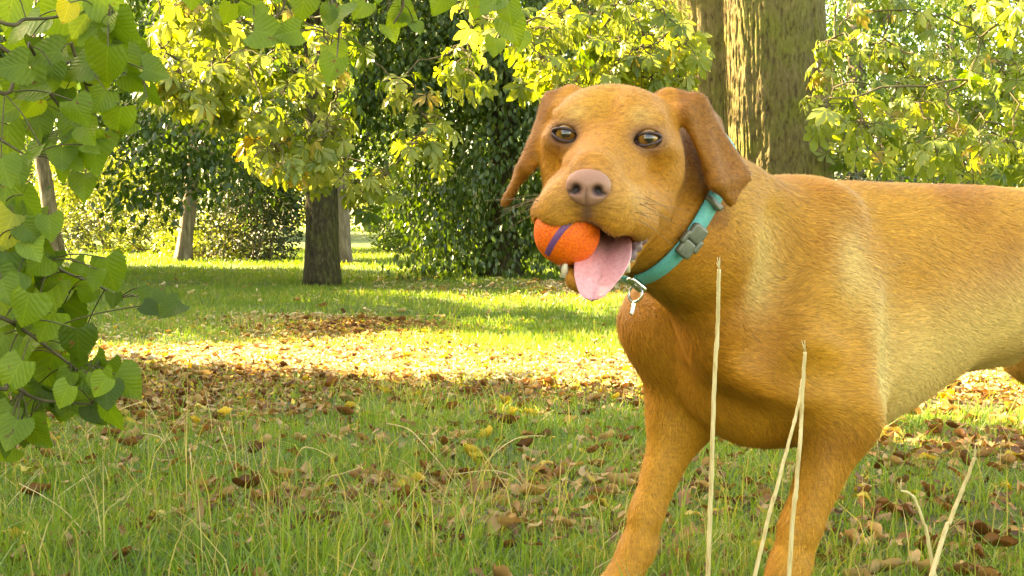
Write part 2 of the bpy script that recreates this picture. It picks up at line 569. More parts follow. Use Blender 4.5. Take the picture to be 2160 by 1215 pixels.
# --- background wood
bg = [
    # px, Y, lean, trunk r, leaf mat, bark, blobs(list), n, label
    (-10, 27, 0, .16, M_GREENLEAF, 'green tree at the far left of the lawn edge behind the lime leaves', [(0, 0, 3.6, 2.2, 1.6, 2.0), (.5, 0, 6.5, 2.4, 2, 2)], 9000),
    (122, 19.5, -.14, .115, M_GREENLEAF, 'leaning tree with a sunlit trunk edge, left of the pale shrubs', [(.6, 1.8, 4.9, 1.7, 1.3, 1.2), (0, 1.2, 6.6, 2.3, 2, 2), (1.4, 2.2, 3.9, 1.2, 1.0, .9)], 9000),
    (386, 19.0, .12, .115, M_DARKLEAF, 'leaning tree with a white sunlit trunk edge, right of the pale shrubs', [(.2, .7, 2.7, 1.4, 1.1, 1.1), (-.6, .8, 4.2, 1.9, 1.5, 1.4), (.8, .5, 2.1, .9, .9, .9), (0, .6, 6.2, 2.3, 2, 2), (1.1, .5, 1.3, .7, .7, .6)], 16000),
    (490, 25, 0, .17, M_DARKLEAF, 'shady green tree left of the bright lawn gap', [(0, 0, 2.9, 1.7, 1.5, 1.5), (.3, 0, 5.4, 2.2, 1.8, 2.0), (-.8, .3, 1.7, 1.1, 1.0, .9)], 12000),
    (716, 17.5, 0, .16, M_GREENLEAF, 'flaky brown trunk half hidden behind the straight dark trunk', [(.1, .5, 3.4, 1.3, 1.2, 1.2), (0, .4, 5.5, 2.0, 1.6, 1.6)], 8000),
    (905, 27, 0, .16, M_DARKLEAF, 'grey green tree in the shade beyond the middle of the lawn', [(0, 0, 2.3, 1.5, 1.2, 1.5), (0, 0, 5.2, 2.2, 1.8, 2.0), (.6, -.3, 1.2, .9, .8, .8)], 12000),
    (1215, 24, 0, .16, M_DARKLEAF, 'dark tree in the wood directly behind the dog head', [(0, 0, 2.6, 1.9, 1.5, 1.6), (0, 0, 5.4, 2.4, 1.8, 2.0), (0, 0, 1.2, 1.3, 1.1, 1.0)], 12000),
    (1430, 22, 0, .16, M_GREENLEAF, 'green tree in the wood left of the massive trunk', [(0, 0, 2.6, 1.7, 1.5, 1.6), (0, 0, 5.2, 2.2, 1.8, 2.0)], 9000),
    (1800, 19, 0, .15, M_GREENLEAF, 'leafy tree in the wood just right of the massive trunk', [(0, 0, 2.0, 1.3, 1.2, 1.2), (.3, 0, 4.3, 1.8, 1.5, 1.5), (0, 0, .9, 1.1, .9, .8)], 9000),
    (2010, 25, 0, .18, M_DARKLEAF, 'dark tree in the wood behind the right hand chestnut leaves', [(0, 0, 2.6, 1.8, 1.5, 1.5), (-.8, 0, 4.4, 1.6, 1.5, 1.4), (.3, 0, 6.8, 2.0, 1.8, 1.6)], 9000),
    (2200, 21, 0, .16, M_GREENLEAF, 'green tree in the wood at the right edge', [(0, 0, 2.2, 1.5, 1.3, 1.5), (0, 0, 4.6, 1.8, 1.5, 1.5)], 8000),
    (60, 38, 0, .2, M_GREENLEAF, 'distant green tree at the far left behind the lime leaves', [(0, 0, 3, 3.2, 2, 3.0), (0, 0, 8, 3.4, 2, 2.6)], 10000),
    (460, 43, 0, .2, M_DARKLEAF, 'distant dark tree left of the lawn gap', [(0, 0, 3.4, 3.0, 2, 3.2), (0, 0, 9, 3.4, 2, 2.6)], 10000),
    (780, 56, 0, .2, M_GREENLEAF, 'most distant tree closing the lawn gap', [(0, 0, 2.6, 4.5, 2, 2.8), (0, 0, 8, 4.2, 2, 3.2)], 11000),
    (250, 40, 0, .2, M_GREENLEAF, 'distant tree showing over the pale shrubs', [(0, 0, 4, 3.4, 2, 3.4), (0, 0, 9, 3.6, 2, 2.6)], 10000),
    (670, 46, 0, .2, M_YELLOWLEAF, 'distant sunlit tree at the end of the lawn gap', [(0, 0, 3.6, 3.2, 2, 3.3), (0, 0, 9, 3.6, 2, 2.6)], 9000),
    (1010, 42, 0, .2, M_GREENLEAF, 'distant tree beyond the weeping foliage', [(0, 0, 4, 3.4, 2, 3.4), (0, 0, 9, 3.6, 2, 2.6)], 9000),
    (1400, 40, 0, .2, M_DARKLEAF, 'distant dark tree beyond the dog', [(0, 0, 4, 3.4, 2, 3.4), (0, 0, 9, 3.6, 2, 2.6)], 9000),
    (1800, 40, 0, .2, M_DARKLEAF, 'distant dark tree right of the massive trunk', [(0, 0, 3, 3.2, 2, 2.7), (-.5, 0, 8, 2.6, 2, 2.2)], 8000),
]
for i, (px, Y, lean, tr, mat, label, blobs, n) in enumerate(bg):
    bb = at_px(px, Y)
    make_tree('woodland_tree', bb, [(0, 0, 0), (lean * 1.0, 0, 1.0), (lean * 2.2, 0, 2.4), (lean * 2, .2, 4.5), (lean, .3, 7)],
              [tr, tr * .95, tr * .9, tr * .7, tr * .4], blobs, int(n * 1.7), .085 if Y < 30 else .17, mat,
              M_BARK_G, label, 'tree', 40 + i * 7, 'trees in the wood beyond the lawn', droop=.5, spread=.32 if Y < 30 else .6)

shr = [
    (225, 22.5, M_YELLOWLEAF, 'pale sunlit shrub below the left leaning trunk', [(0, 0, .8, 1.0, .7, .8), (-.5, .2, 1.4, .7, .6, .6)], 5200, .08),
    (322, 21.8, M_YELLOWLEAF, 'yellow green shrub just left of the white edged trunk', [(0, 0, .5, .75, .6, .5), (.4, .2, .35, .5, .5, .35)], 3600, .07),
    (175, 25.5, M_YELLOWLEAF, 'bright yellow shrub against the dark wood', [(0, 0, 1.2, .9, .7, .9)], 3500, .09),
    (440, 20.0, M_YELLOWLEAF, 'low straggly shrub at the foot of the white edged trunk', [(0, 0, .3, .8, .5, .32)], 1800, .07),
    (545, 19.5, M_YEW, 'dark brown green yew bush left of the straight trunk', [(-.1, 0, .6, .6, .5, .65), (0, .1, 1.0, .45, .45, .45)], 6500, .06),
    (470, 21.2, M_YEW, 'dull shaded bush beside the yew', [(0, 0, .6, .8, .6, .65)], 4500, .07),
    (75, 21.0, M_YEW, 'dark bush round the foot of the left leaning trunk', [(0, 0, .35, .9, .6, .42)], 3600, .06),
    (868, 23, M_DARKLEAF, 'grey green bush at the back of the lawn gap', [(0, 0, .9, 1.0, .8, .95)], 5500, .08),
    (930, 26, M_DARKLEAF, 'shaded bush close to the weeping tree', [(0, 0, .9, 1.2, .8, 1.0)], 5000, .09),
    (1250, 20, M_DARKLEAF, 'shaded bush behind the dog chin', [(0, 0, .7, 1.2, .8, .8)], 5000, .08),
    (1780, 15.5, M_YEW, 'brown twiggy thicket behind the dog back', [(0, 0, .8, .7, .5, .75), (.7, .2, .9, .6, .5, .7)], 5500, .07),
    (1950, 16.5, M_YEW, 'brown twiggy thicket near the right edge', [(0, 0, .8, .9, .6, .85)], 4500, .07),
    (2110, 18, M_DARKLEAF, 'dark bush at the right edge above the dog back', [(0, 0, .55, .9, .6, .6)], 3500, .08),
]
for i, (px, Y, mat, label, blobs, n, lf) in enumerate(shr):
    bb = at_px(px, Y)
    z = float(gz(*bb))
    root = empty('shrub', (bb[0], bb[1], z - .02), label, 'shrub', 'shrubs along the edge of the wood')
    sb = MB()
    for k in range(7):
        bl = blobs[k % len(blobs)]
        r_ = np.random.default_rng(900 + i * 11 + k)
        en = np.array(bl[:3]) + r_.normal(size=3) * np.array(bl[3:6]) * .45
        en[2] = max(en[2], .15)
        limb(sb, (r_.normal() * .06, r_.normal() * .06, 0), en, .022, .005, 77 + k, .05, 5)
    sb.build('stem', M_BARK_G, root)
    mb, pos, fwd, nrm, sz, ti = crown(blobs, n, lf, 500 + i, .2, 16, .16, .15)
    scatter(mb, LEAF, pos, fwd, nrm, sz, ti)
    mb.build('foliage', mat, root)

# --- unseen bushes added on the sunny side to shade the foreground and lawn
src = None
for i, (x, y, sc) in enumerate([(-8.4, -3.4, 1.0), (-8.8, -1.2, 1.35), (-8.6, 1.2, 1.3), (-8.6, 3.2, 1.3), (-8.4, 5.2, 1.25), (-10.4, 2.2, 1.4), (-10.6, 5.6, 1.35), (-10.4, -.6, 1.4),
                                (-8.3, 9.95, .94), (-8.7, 11.7, .96), (-8.3, 13.4, .92), (-8.7, 15.1, .94), (-8.4, 16.8, .9)]):
    lab = 'tall dense unseen bush added beyond the left edge to shade the foreground' if y < 8 else 'low dense unseen bush added beyond the left edge to shade the lawn'
    if src is None:
        src = make_tree('shade_bush', (x, y), [(0, 0, 0), (.05, 0, 1), (0, 0, 2.5), (0, 0, 4)], [.12, .1, .08, .04],
                        [(0, 0, 1.3, 1.35, 1.35, 1.4), (.1, .1, 3.0, 1.3, 1.3, 1.4), (0, 0, 4.2, 1.1, 1.1, 1.0)], 15000, .17, M_DARKLEAF, M_BARK_D, lab, 'bush', 71,
                        'unseen bushes added beyond the left edge for shade', droop=.4, spread=.3)
    else:
        dup(src, (x, y, float(gz(x, y)) - .02), i * 1.3, sc, lab)

# ------------------------------------------------------------------ the massive horse chestnut
cb = at_px(1577, 10.0)
cz = float(gz(*cb))
chest = empty('horse_chestnut_tree', (cb[0], cb[1], cz - .03), 'massive ridged trunk, sunlit on its left side, rising behind the dog', 'tree')


def twin(a, t, p):
    # two stems grown together: a sunny one on the left and a darker one on the right
    c, s = np.cos(a), np.sin(a)

    def circ(cx, cy, rr):
        bq = c * cx + s * cy
        d = bq * bq - (cx * cx + cy * cy - rr * rr)
        return np.where(d > 0, bq + np.sqrt(np.maximum(d, 0)), 0)
    r1, r2 = circ(-.27, .12, .32), circ(.16, -.03, .43)
    rr = np.maximum(r1, r2)
    hh = p[2]
    fl = .35 * math.exp(-hh / .28)
    wob = .35 * math.sin(hh * 2.1) + .2 * math.sin(hh * 5.3)
    q = np.stack([c * 3, s * 3, a * 0 + hh * .9], -1)
    q2 = np.stack([c * 15 + wob, s * 15 + wob, a * 0 + hh * 3.2], -1)
    q3 = np.stack([c * 40 + wob, s * 40, a * 0 + hh * 14], -1)
    crk = np.clip(np.abs(vnoise(q2, 4) - .5) * 5, 0, 1) ** .6
    crk2 = np.clip(np.abs(vnoise(q3, 14) - .5) * 5, 0, 1) ** .6
    return rr * (1 + fl * (.6 + .5 * np.cos(a * 5 + 1)) + (fbm(q, 2, 3) - .5) * .10) + crk * .015 + crk2 * .007


V, F = tube(smooth_path([(.04, 0, 0), (.03, 0, 1.0), (-.02, 0, 2.2), (-.05, 0, 3.6), (-.05, 0, 5.2)], 420), np.linspace(1.02, .96, 420), 420, True, twin)
tb = MB(); tb.add(V, F)
tb.build('trunk', M_BARK, chest)

# sprays of palmate leaves hanging from limbs above the frame
lm = MB(); tw = MB(); lf = MB()
r = np.random.default_rng(5)
limbs = []
for (tx, ty, tz, z0) in [(-3.2, -1.6, 3.1, 3.0), (-5.2, -1.2, 3.3, 3.3), (-1.2, -1.0, 3.0, 2.9), (1.6, -.9, 3.0, 2.9), (2.8, -1.4, 3.1, 3.1), (3.2, .4, 3.3, 3.2), (-2.6, -.4, 3.8, 3.6), (-.3, -2.0, 3.2, 3.2), (-4.2, -2.4, 3.0, 3.4)]:
    a = np.array([-.05 + np.sign(tx) * .3, 0, z0]); e = np.array([tx, ty, tz])
    t = np.linspace(0, 1, 12)[:, None]
    p = a + (e - a) * t + np.sin(t * math.pi) * np.array([0, 0, .35]) + np.cumsum(r.normal(0, .02, (12, 3)), 0)
    V, F = tube(p, np.linspace(.10, .03, 12), 9)
    lm.add(V, F)
    limbs.append(p)
LP = np.concatenate(limbs)


def env(px):      # lower edge of the hanging chestnut leaves in front of the lawn
    return np.interp(px, [180, 280, 400, 500, 600, 700, 770, 850, 930, 1000, 1060, 1130, 1200, 1300, 1420, 1470, 1720, 1760, 1800, 1900, 2000, 2100, 2260],
                     [40, 140, 230, 310, 370, 425, 440, 400, 335, 270, 60, 215, 190, 185, 170, 60, 120, 330, 345, 365, 385, 400, 420])


sprays = []
for k in range(620):
    px = r.uniform(190, 2240)
    if 1455 < px < 1735: continue
    e = env(px)
    py = e - abs(r.normal()) * e * .45 if r.uniform() < .75 else r.uniform(-160, e)
    Y = r.uniform(7.6, 9.6) if px > 1100 else r.uniform(7.4, 9.2)
    if px > 1735: Y = r.uniform(7.2, 11.5)
    if 770 < px < 1140 and r.uniform() < .72: continue
    if px < 1000 and vnoise(np.array([px / 130., py / 130., 2.0]), 3) < .42: continue
    sprays.append((px, py, Y))
for k in range(24):   # more above the frame, which shade and close the canopy
    sprays.append((r.uniform(-100, 2300), r.uniform(-450, -60), r.uniform(7.5, 11)))
nodes = LP.copy()
ends = [P(px, py, Y) - np.array([cb[0], cb[1], cz - .03]) for (px, py, Y) in sprays]
ends.sort(key=lambda e: -e[2])
for end in ends:
    d = nodes - end
    j = np.argmin(np.linalg.norm(d * np.array([1, 1, .75]), axis=1) + np.where(d[:, 2] < .02, 3.0, 0))
    st = nodes[j]
    t = np.linspace(0, 1, 7)[:, None]
    mid = (st + end) / 2 + np.array([(end - st)[0] * .2, (end - st)[1] * .2, .12 * np.linalg.norm(end - st)])
    p = (1 - t) ** 2 * st + 2 * t * (1 - t) * mid + t ** 2 * end
    p[1:-1] += r.normal(0, .018, (5, 3))
    nodes = np.concatenate([nodes, p[2:]])
    V, F = tube(p, np.linspace(.008, .003, 7), 5, False)
    tw.add(V, F)
    nl = int(r.integers(5, 9))
    tt = 1 - np.abs(r.normal(0, .16, nl)); tt[0] = 1
    idx = np.clip(tt * 6, 0, 5.99); i0 = idx.astype(int); fr = (idx - i0)[:, None]
    base = p[i0] * (1 - fr) + p[i0 + 1] * fr
    out = unit(np.concatenate([r.normal(size=(nl, 2)), r.normal(-.35, .45, (nl, 1))], 1))
    stalk = base + out * r.uniform(.06, .16, (nl, 1))
    for q in range(nl):
        V, F = tube(np.stack([base[q], (base[q] + stalk[q]) / 2 + [0, 0, .015], stalk[q]]), .003, 3, False)
        tw.add(V, F)
    fwd = unit(out * .6 + np.array([0, 0, -.75]) + r.normal(0, .25, (nl, 3)))
    nrm = unit(out * .9 + np.array([0, 0, .5]) + r.normal(0, .4, (nl, 3)))
    szl = r.uniform(.075, .15, nl); tl = np.clip(r.normal(.5, .24, nl) + r.normal(0, .12), 0, 1)
    for q in range(nl):
        scatter(lf, PALMS[int(r.integers(7))], stalk[q:q + 1], fwd[q:q + 1], nrm[q:q + 1], szl[q:q + 1], tl[q:q + 1])
lm.build('branch', M_BARK, chest)
tw.build('twig', M_TWIG, chest)
lf.build('crown', M_CHEST, chest)

# ------------------------------------------------------------------ lime tree with leaves close to the camera
def lime_leaf(seed=0):
    rl = np.random.default_rng(seed)
    cup, twist, wv, asym, cv_ = rl.uniform(-.1, .3), rl.normal(0, .25), rl.uniform(0, 6), rl.normal(0, .08), rl.uniform(.05, .4)
    nt_, ns = 25, 9
    V, L = [], []
    for i in range(nt_):
        t = i / (nt_ - 1)
        w = .56 * (math.sin(math.pi * min(1, (t * .92 + .08)) ** .62)) ** .8 * (1 - .25 * t) if t < 1 else 0
        w = max(w, .0)
        ser = 1 + (.055 if i % 2 else -.02) * (t > .05)
        for j in range(ns):
            s = (j / (ns - 1)) * 2 - 1
            x = s * w * ser
            y = t - .20 * abs(s) ** 1.3 * max(0, 1 - t * 2.2) + .05 * abs(s) * (1 - t)
            x *= 1 + asym * s
            z = cup * abs(s) ** 1.4 * w - cv_ * t * t + twist * s * w * (t - .4) + .035 * math.sin(t * 9 + wv + s * 2) * abs(s) + .012 * math.sin(t * 41 - abs(s) * 4) * abs(s)
            V.append((x, y, z))
            L.append((s * w * 1.8, t, .01))
    idx = np.arange(nt_ * ns).reshape(nt_, ns)
    F = np.stack([idx[:-1, :-1], idx[:-1, 1:], idx[1:, 1:], idx[1:, :-1]], -1).reshape(-1, 4)
    return np.array(V), [F], np.array(L)


LIMES = [lime_leaf(i) for i in range(9)]
LX, LY = -1.75, 1.7
lime = empty('lime_tree', (LX, LY, float(gz(LX, LY)) - .02), 'large heart shaped green leaves of a lime tree close on the left', 'tree')
lz = float(gz(LX, LY)) - .02
base = np.array([LX, LY, lz])
V, F = trunk_mesh([(0, 0, 0), (0, 0, 1), (.05, 0, 2.4), (0, 0, 4.5)], [.2, .18, .16, .12], 28, .5, .1, 4, 40)
tb = MB(); tb.add(V, F); tb.build('trunk', M_BARK_G, lime)

leaf_groups = {
    'low': [(10, 490, 95, 250, .9), (14, 575, 110, 262, .8), (62, 440, 80, 300, .5), (48, 470, 90, 240, .45), (105, 480, 60, 280, .45), (100, 592, 66, 262, .25), (163, 600, 66, 275, .25), (232, 580, 82, 285, .2), (160, 560, 40, 200, .3),
            (240, 635, 36, 268, .05), (318, 645, 46, 330, .15), (70, 640, 125, 245, .75), (20, 660, 100, 230, .65), (150, 690, 115, 290, .12), (165, 730, 80, 270, .12), (40, 735, 95, 255, .6),
            (105, 735, 80, 320, .75), (153, 765, 56, 350, .85), (205, 790, 85, 300, .2), (268, 815, 78, 315, .22), (225, 835, 70, 280, .22), (95, 800, 120, 250, .6), (160, 825, 120, 335, .65), (205, 850, 105, 330, .6),
            (235, 880, 80, 285, .45), (60, 845, 90, 240, .4), (18, 880, 85, 255, .25), (45, 915, 60, 280, .15), (8, 800, 90, 262, .4), (120, 560, 55, 250, .3), (75, 560, 60, 220, .4), (10, 400, 90, 265, .4),
            (35, 360, 75, 280, .4), (60, 780, 80, 300, .5), (130, 860, 70, 260, .45), (5, 720, 90, 275, .45), (12, 935, 70, 265, .2)],
    'high': [(175, 45, 95, 235, .85), (228, 22, 95, 300, .75), (140, 28, 52, 255, 1.0), (45, 55, 95, 215, .75), (20, 25, 90, 250, .8), (95, 40, 90, 200, .75), (85, 112, 95, 185, .3), (155, 110, 80, 350, .4), (222, 140, 95, 255, .45),
             (270, 130, 70, 300, .4), (262, 65, 75, 310, .35), (332, 152, 62, 350, .35), (325, 205, 50, 300, .3), (205, 190, 60, 280, .4), (250, 258, 74, 255, .4), (140, 185, 76, 320, .45), (60, 190, 85, 200, .35), (105, 235, 78, 250, .35),
             (170, 240, 70, 300, .4), (85, 275, 70, 285, .25), (15, 235, 90, 215, .4), (12, 305, 95, 265, .5), (130, 335, 64, 280, .45), (178, 320, 90, 262, .55), (200, 330, 100, 278, .45), (175, 390, 70, 275, .4), (12, 365, 75, 290, .4),
             (210, 215, 60, 240, .35), (290, 175, 60, 320, .35), (20, 140, 80, 190, .3), (40, 100, 70, 330, .55), (110, 165, 60, 270, .35), (190, 285, 66, 300, .6), (70, 330, 60, 240, .35), (30, 180, 80, 240, .3), (145, 270, 80, 250, .35),
             (240, 95, 75, 265, .4), (185, 75, 70, 215, .5), (300, 110, 55, 330, .35), (160, 140, 85, 205, .35)],
    'top': [(525, 14, 70, 200, .5), (572, 70, 84, 350, .45), (605, 68, 60, 190, .45), (640, 14, 70, 265, .45), (705, 40, 84, 262, .5), (700, 150, 66, 250, .45), (712, 120, 62, 300, .45), (760, 20, 50, 240, .45), (832, 40, 52, 230, .45), (826, 70, 46, 300, .45),
            (852, 28, 60, 330, .45), (925, 8, 60, 250, .5), (1005, 18, 50, 255, .5), (1085, 65, 70, 300, .45), (1075, 30, 55, 280, .45), (1043, 100, 46, 265, .45), (880, 60, 40, 300, .4), (480, 30, 50, 250, .45), (960, -30, 70, 280, .45), (660, -30, 70, 250, .45), (800, -25, 70, 260, .45),
            (585, -30, 80, 270, .5), (400, -20, 80, 270, .5), (1040, -40, 70, 280, .5)],
}
r = np.random.default_rng(23)
starts = {'low': np.array([LX + .1, LY + .05, .75]), 'high': np.array([LX + .1, LY + .02, 1.25]), 'top': np.array([LX + .1, LY, 1.55])}
for gname, leaves in leaf_groups.items():
    twg = MB(); lfm = MB()
    st = starts[gname]
    if gname == 'low':
        paths = [[(-60, 505, 1.95), (30, 512, 2.0), (70, 530, 2.0), (130, 570, 2.05), (205, 602, 2.1), (252, 628, 2.1)], [(-60, 790, 1.9), (20, 812, 1.95), (80, 842, 2.0), (150, 850, 2.0), (195, 852, 2.0)],
                 [(-60, 640, 1.9), (40, 690, 1.95), (110, 740, 2.0), (180, 790, 2.05), (250, 815, 2.1)], [(-60, 420, 2.0), (40, 450, 2.05), (110, 475, 2.1)]]
    elif gname == 'high':
        paths = [[(-60, 170, 1.9), (40, 158, 1.95), (130, 135, 2.0), (220, 120, 2.05), (330, 150, 2.1)], [(-60, 20, 1.9), (60, 40, 1.95), (150, 30, 2.0), (230, 10, 2.0)], [(60, 90, 1.95), (80, 130, 2.0), (100, 175, 2.0)],
                 [(-60, 60, 1.95), (60, 150, 2.0), (130, 230, 2.05), (180, 310, 2.1), (200, 380, 2.1)], [(150, 90, 2.0), (190, 200, 2.05), (240, 240, 2.1)], [(-60, 250, 2.0), (10, 300, 2.0), (60, 330, 2.0)]]
    else:
        paths = [[(-200, -150, 1.8), (150, -110, 1.9), (500, -70, 2.0), (800, -60, 2.05), (1120, -60, 2.1)], [(560, -66, 2.0), (600, 0, 2.0), (575, 50, 2.0)], [(640, -66, 2.0), (710, 20, 2.02), (712, 110, 2.02)],
                 [(800, -60, 2.0), (850, 0, 2.0), (830, 50, 2.0)], [(1000, -60, 2.05), (1060, 0, 2.1), (1085, 50, 2.1)], [(430, -76, 2.0), (500, -10, 2.0), (535, 10, 2.0)]]
    wp = []
    for k, pa in enumerate(paths):
        q = [P(*a) for a in pa]
        if pa[0][0] < 0:
            q = [st + np.array([0, .02 * k, 0]), (st + q[0]) / 2 + np.array([0, 0, .04])] + q
        q = smooth_path(q, 40)
        V, F = tube(q - base, np.linspace(.0048 if pa[0][0] < 0 else .003, .0014, 40), 7)
        twg.add(V, F)
        wp.append(q)
    WP = np.concatenate(wp)
    extra = []
    if gname == 'low':
        for _ in range(34):
            yy = r.uniform(520, 930)
            extra.append((r.uniform(-10, np.interp(yy, [520, 620, 760, 850, 930], [110, 130, 190, 235, 90])), yy, r.uniform(50, 84), r.uniform(225, 320), r.uniform(.25, .8)))
    for _ in range({'low': 26, 'high': 18, 'top': 5}[gname]):
        q = leaves[int(r.integers(len(leaves)))]
        extra.append((q[0] + r.normal(0, 26), q[1] + r.normal(0, 26), r.uniform(34, 62), r.uniform(200, 340), np.clip(q[4] + r.normal(0, .2), 0, .95)))
    for (px, py, s, ang, ti) in leaves + extra:
        Y = 2.0 + r.normal(0, .07)
        L = s * Y / F_PX * .94
        c = P(px, py, Y)
        d = np.array([math.cos(R(ang)), r.normal(-.1, .3), math.sin(R(ang))])
        d = d / np.linalg.norm(d)
        st0 = c - d * L * .5
        nr = np.array([r.normal(0, .35), -1.0, r.normal(.25, .35)])
        if s < 60: nr = np.array([r.normal(0, .6), -.8, r.normal(.5, .5)])
        scatter(lfm, LIMES[int(r.integers(9))], (st0 - base)[None], d[None], nr[None], L, np.array([np.clip(ti + r.normal(0, .05), 0, 1)]), True)
        j = np.argmin(np.linalg.norm(WP - st0 + d * .03, axis=1))
        mid = (WP[j] + st0) / 2 + np.array([0, 0, .008])
        V, F = tube(smooth_path([WP[j], mid, st0 + d * L * .02], 6) - base, .0011, 4, False)
        twg.add(V, F)
    twg.build('branch', M_TWIG, lime)
    lfm.build('foliage', M_LIME, lime)

# ------------------------------------------------------------------ grass, litter, single leaves, straw
def blades(n, xlim, y0, y1, h, w, seed, power=1.0, straw=.10, xmax=99):
    r = np.random.default_rng(seed)
    n = int(n * (1.4 if y0 < 4 else 1.15))
    y = y0 + (y1 - y0) * r.uniform(0, 1, n) ** power
    x = r.uniform(-1, 1, n) * (1080 / F_PX * y + .85)
    la = litter_amount(x, y)
    clump = fbm(np.stack([x * 3.2, y * 3.2, x * 0], -1), 2, 55)
    keep = r.uniform(0, 1, n) > np.clip(la * .70 + (clump < .36) * .35, 0, .9)
    keep &= x < xmax
    x, y, clump, la = x[keep], y[keep], clump[keep], la[keep]
    n = len(x)
    H = h * r.uniform(.45, 1.25, n) * (.7 + .7 * clump) * (1 - .35 * la)
    W = w * r.uniform(.7, 1.3, n)
    az = r.uniform(0, 2 * math.pi, n)
    bend = np.clip(np.abs(r.normal(.5, .42, n)), 0, 1.5)
    dx, dy = np.cos(az), np.sin(az)
    fa = r.uniform(0, math.pi, n)
    wx, wy = np.cos(fa), np.sin(fa)
    base = np.stack([x, y, gz(x, y) - .004], -1)
    D = np.stack([dx, dy, dx * 0], -1)
    U = np.array([0, 0, 1.0])
    Wv = np.stack([wx, wy, wx * 0], -1)
    V = []
    for t, ww in ((0, 1.0), (.4, .85), (.75, .55)):
        c = base + D * (H * bend * t * t)[:, None] + U * (H * (t - .28 * bend * t * t))[:, None]
        V += [c - Wv * (W * ww * .5)[:, None], c + Wv * (W * ww * .5)[:, None]]
    V.append(base + D * (H * bend)[:, None] + U * (H * (1 - .3 * bend))[:, None])
    V = np.stack(V, 1)
    o = (np.arange(n) * 7)[:, None]
    q = np.concatenate([o + np.array([[0, 1, 3, 2]]), o + np.array([[2, 3, 5, 4]])])
    t3 = o + np.array([[4, 5, 6]])
    ti = np.clip(.25 + .55 * clump + r.normal(0, .16, n), 0, .9)
    ti = np.where(r.uniform(0, 1, n) < straw, r.uniform(.88, 1, n), ti)
    return V.reshape(-1, 3), [q, t3], np.repeat(ti, 7)


gb = MB()
for args in [(80000, 0, 1.35, 3.6, .038, .0026, 1, 1.0, .06), (62000, 0, 3.2, 7.0, .048, .0036, 2, .9, .06), (76000, 0, 6.5, 14.5, .06, .0065, 3, .9, .03), (52000, 0, 13, 27, .065, .013, 4, .9, .02), (4200, 0, 1.5, 4.2, .10, .0028, 6, 1.0), (200, 0, 1.7, 4.0, .20, .0018, 8, 1.0, .9), (5500, 0, 1.6, 2.9, .10, .0025, 9, 1.0, .12, -.05), (260, 0, 1.7, 2.6, .22, .0018, 10, 1.0, .95, .2)]:
    V, F, t = blades(*args)
    gb.add(V, F, t)
tag(gb.build('grass', M_GRASS, smooth=False), 'short green lawn grass with scattered dry blades', 'grass', kind='stuff')


def litter_leaf(curl, fold, wav):
    V = []
    n, m = 8, 3
    for i in range(n):
        t = i / (n - 1)
        w = .22 * math.sin(math.pi * (.06 + .9 * t ** .8)) ** .8
        for j in range(m):
            s = j - 1.0
            w2 = w * (1 + .22 * math.sin(t * 17 + wav + s)) * (.8 + .2 * math.sin(wav * 3))
            V.append((s * w2 * (1 - .25 * min(1, abs(fold))) + .07 * math.sin(t * 5 + wav), t - .5, curl * (t - .5) ** 2 + fold * abs(s) * w * 1.6 + .07 * math.sin(t * 9 + wav) * s))
    idx = np.arange(n * m).reshape(n, m)
    return np.array(V), [np.stack([idx[:-1, :-1], idx[:-1, 1:], idx[1:, 1:], idx[1:, :-1]], -1).reshape(-1, 4)]


LTS = [litter_leaf(.3, .25, 0), litter_leaf(-.6, .4, 1.7), litter_leaf(.9, 1.2, 3), litter_leaf(.2, -.3, 4.4), litter_leaf(-.2, .1, 2.3), litter_leaf(.5, -.6, 5.2)]
lb = MB()
r = np.random.default_rng(77)
for (n, y0, y1, size, base_keep) in [(15000, 1.4, 4.4, .044, .17), (84000, 3.9, 8.2, .031, .03), (26000, 7.5, 14.5, .055, .03), (7000, 14, 26, .09, .02)]:
    n = int(n * (1.4 if y0 < 3 else 1.2))
    y = r.uniform(y0, y1, n)
    x = r.uniform(-1, 1, n) * (1080 / F_PX * y + .85)
    la = litter_amount(x, y)
    keep = r.uniform(0, 1, n) < base_keep + .8 * la ** 1.3
    x, y, la = x[keep], y[keep], la[keep]
    n = len(x)
    pos = np.stack([x, y, gz(x, y) + r.uniform(-.002, .022, n)], -1)
    az = r.uniform(0, 2 * math.pi, n)
    fwd = np.stack([np.cos(az), np.sin(az), r.normal(0, .25, n)], -1)
    nrm = np.stack([r.normal(0, .5, n), r.normal(0, .5, n), np.ones(n)], -1)
    ti = np.clip(r.beta(1.5, 2.4, n) if y1 < 5 else r.beta(2.6, 1.2, n) - .5 * np.exp(-(((x + .7) / .9) ** 2 + ((y - 7.0) / .9) ** 2)) - .45 * np.clip(((5.0 - .28 * x) - .45 - y) / .4, 0, 1), 0, .86)  # tan litter past the foreground, paled further to put sun glare into its colour
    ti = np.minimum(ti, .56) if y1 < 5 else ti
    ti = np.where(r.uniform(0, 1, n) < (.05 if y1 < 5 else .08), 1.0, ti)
    k = r.integers(0, 6, n)
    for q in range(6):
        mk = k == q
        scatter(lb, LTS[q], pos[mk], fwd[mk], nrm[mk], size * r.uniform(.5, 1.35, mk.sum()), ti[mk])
tag(lb.build('leaf_litter', M_LITTER, smooth=True), 'brown and tan fallen leaves littering the grass', 'leaf litter', kind='stuff')

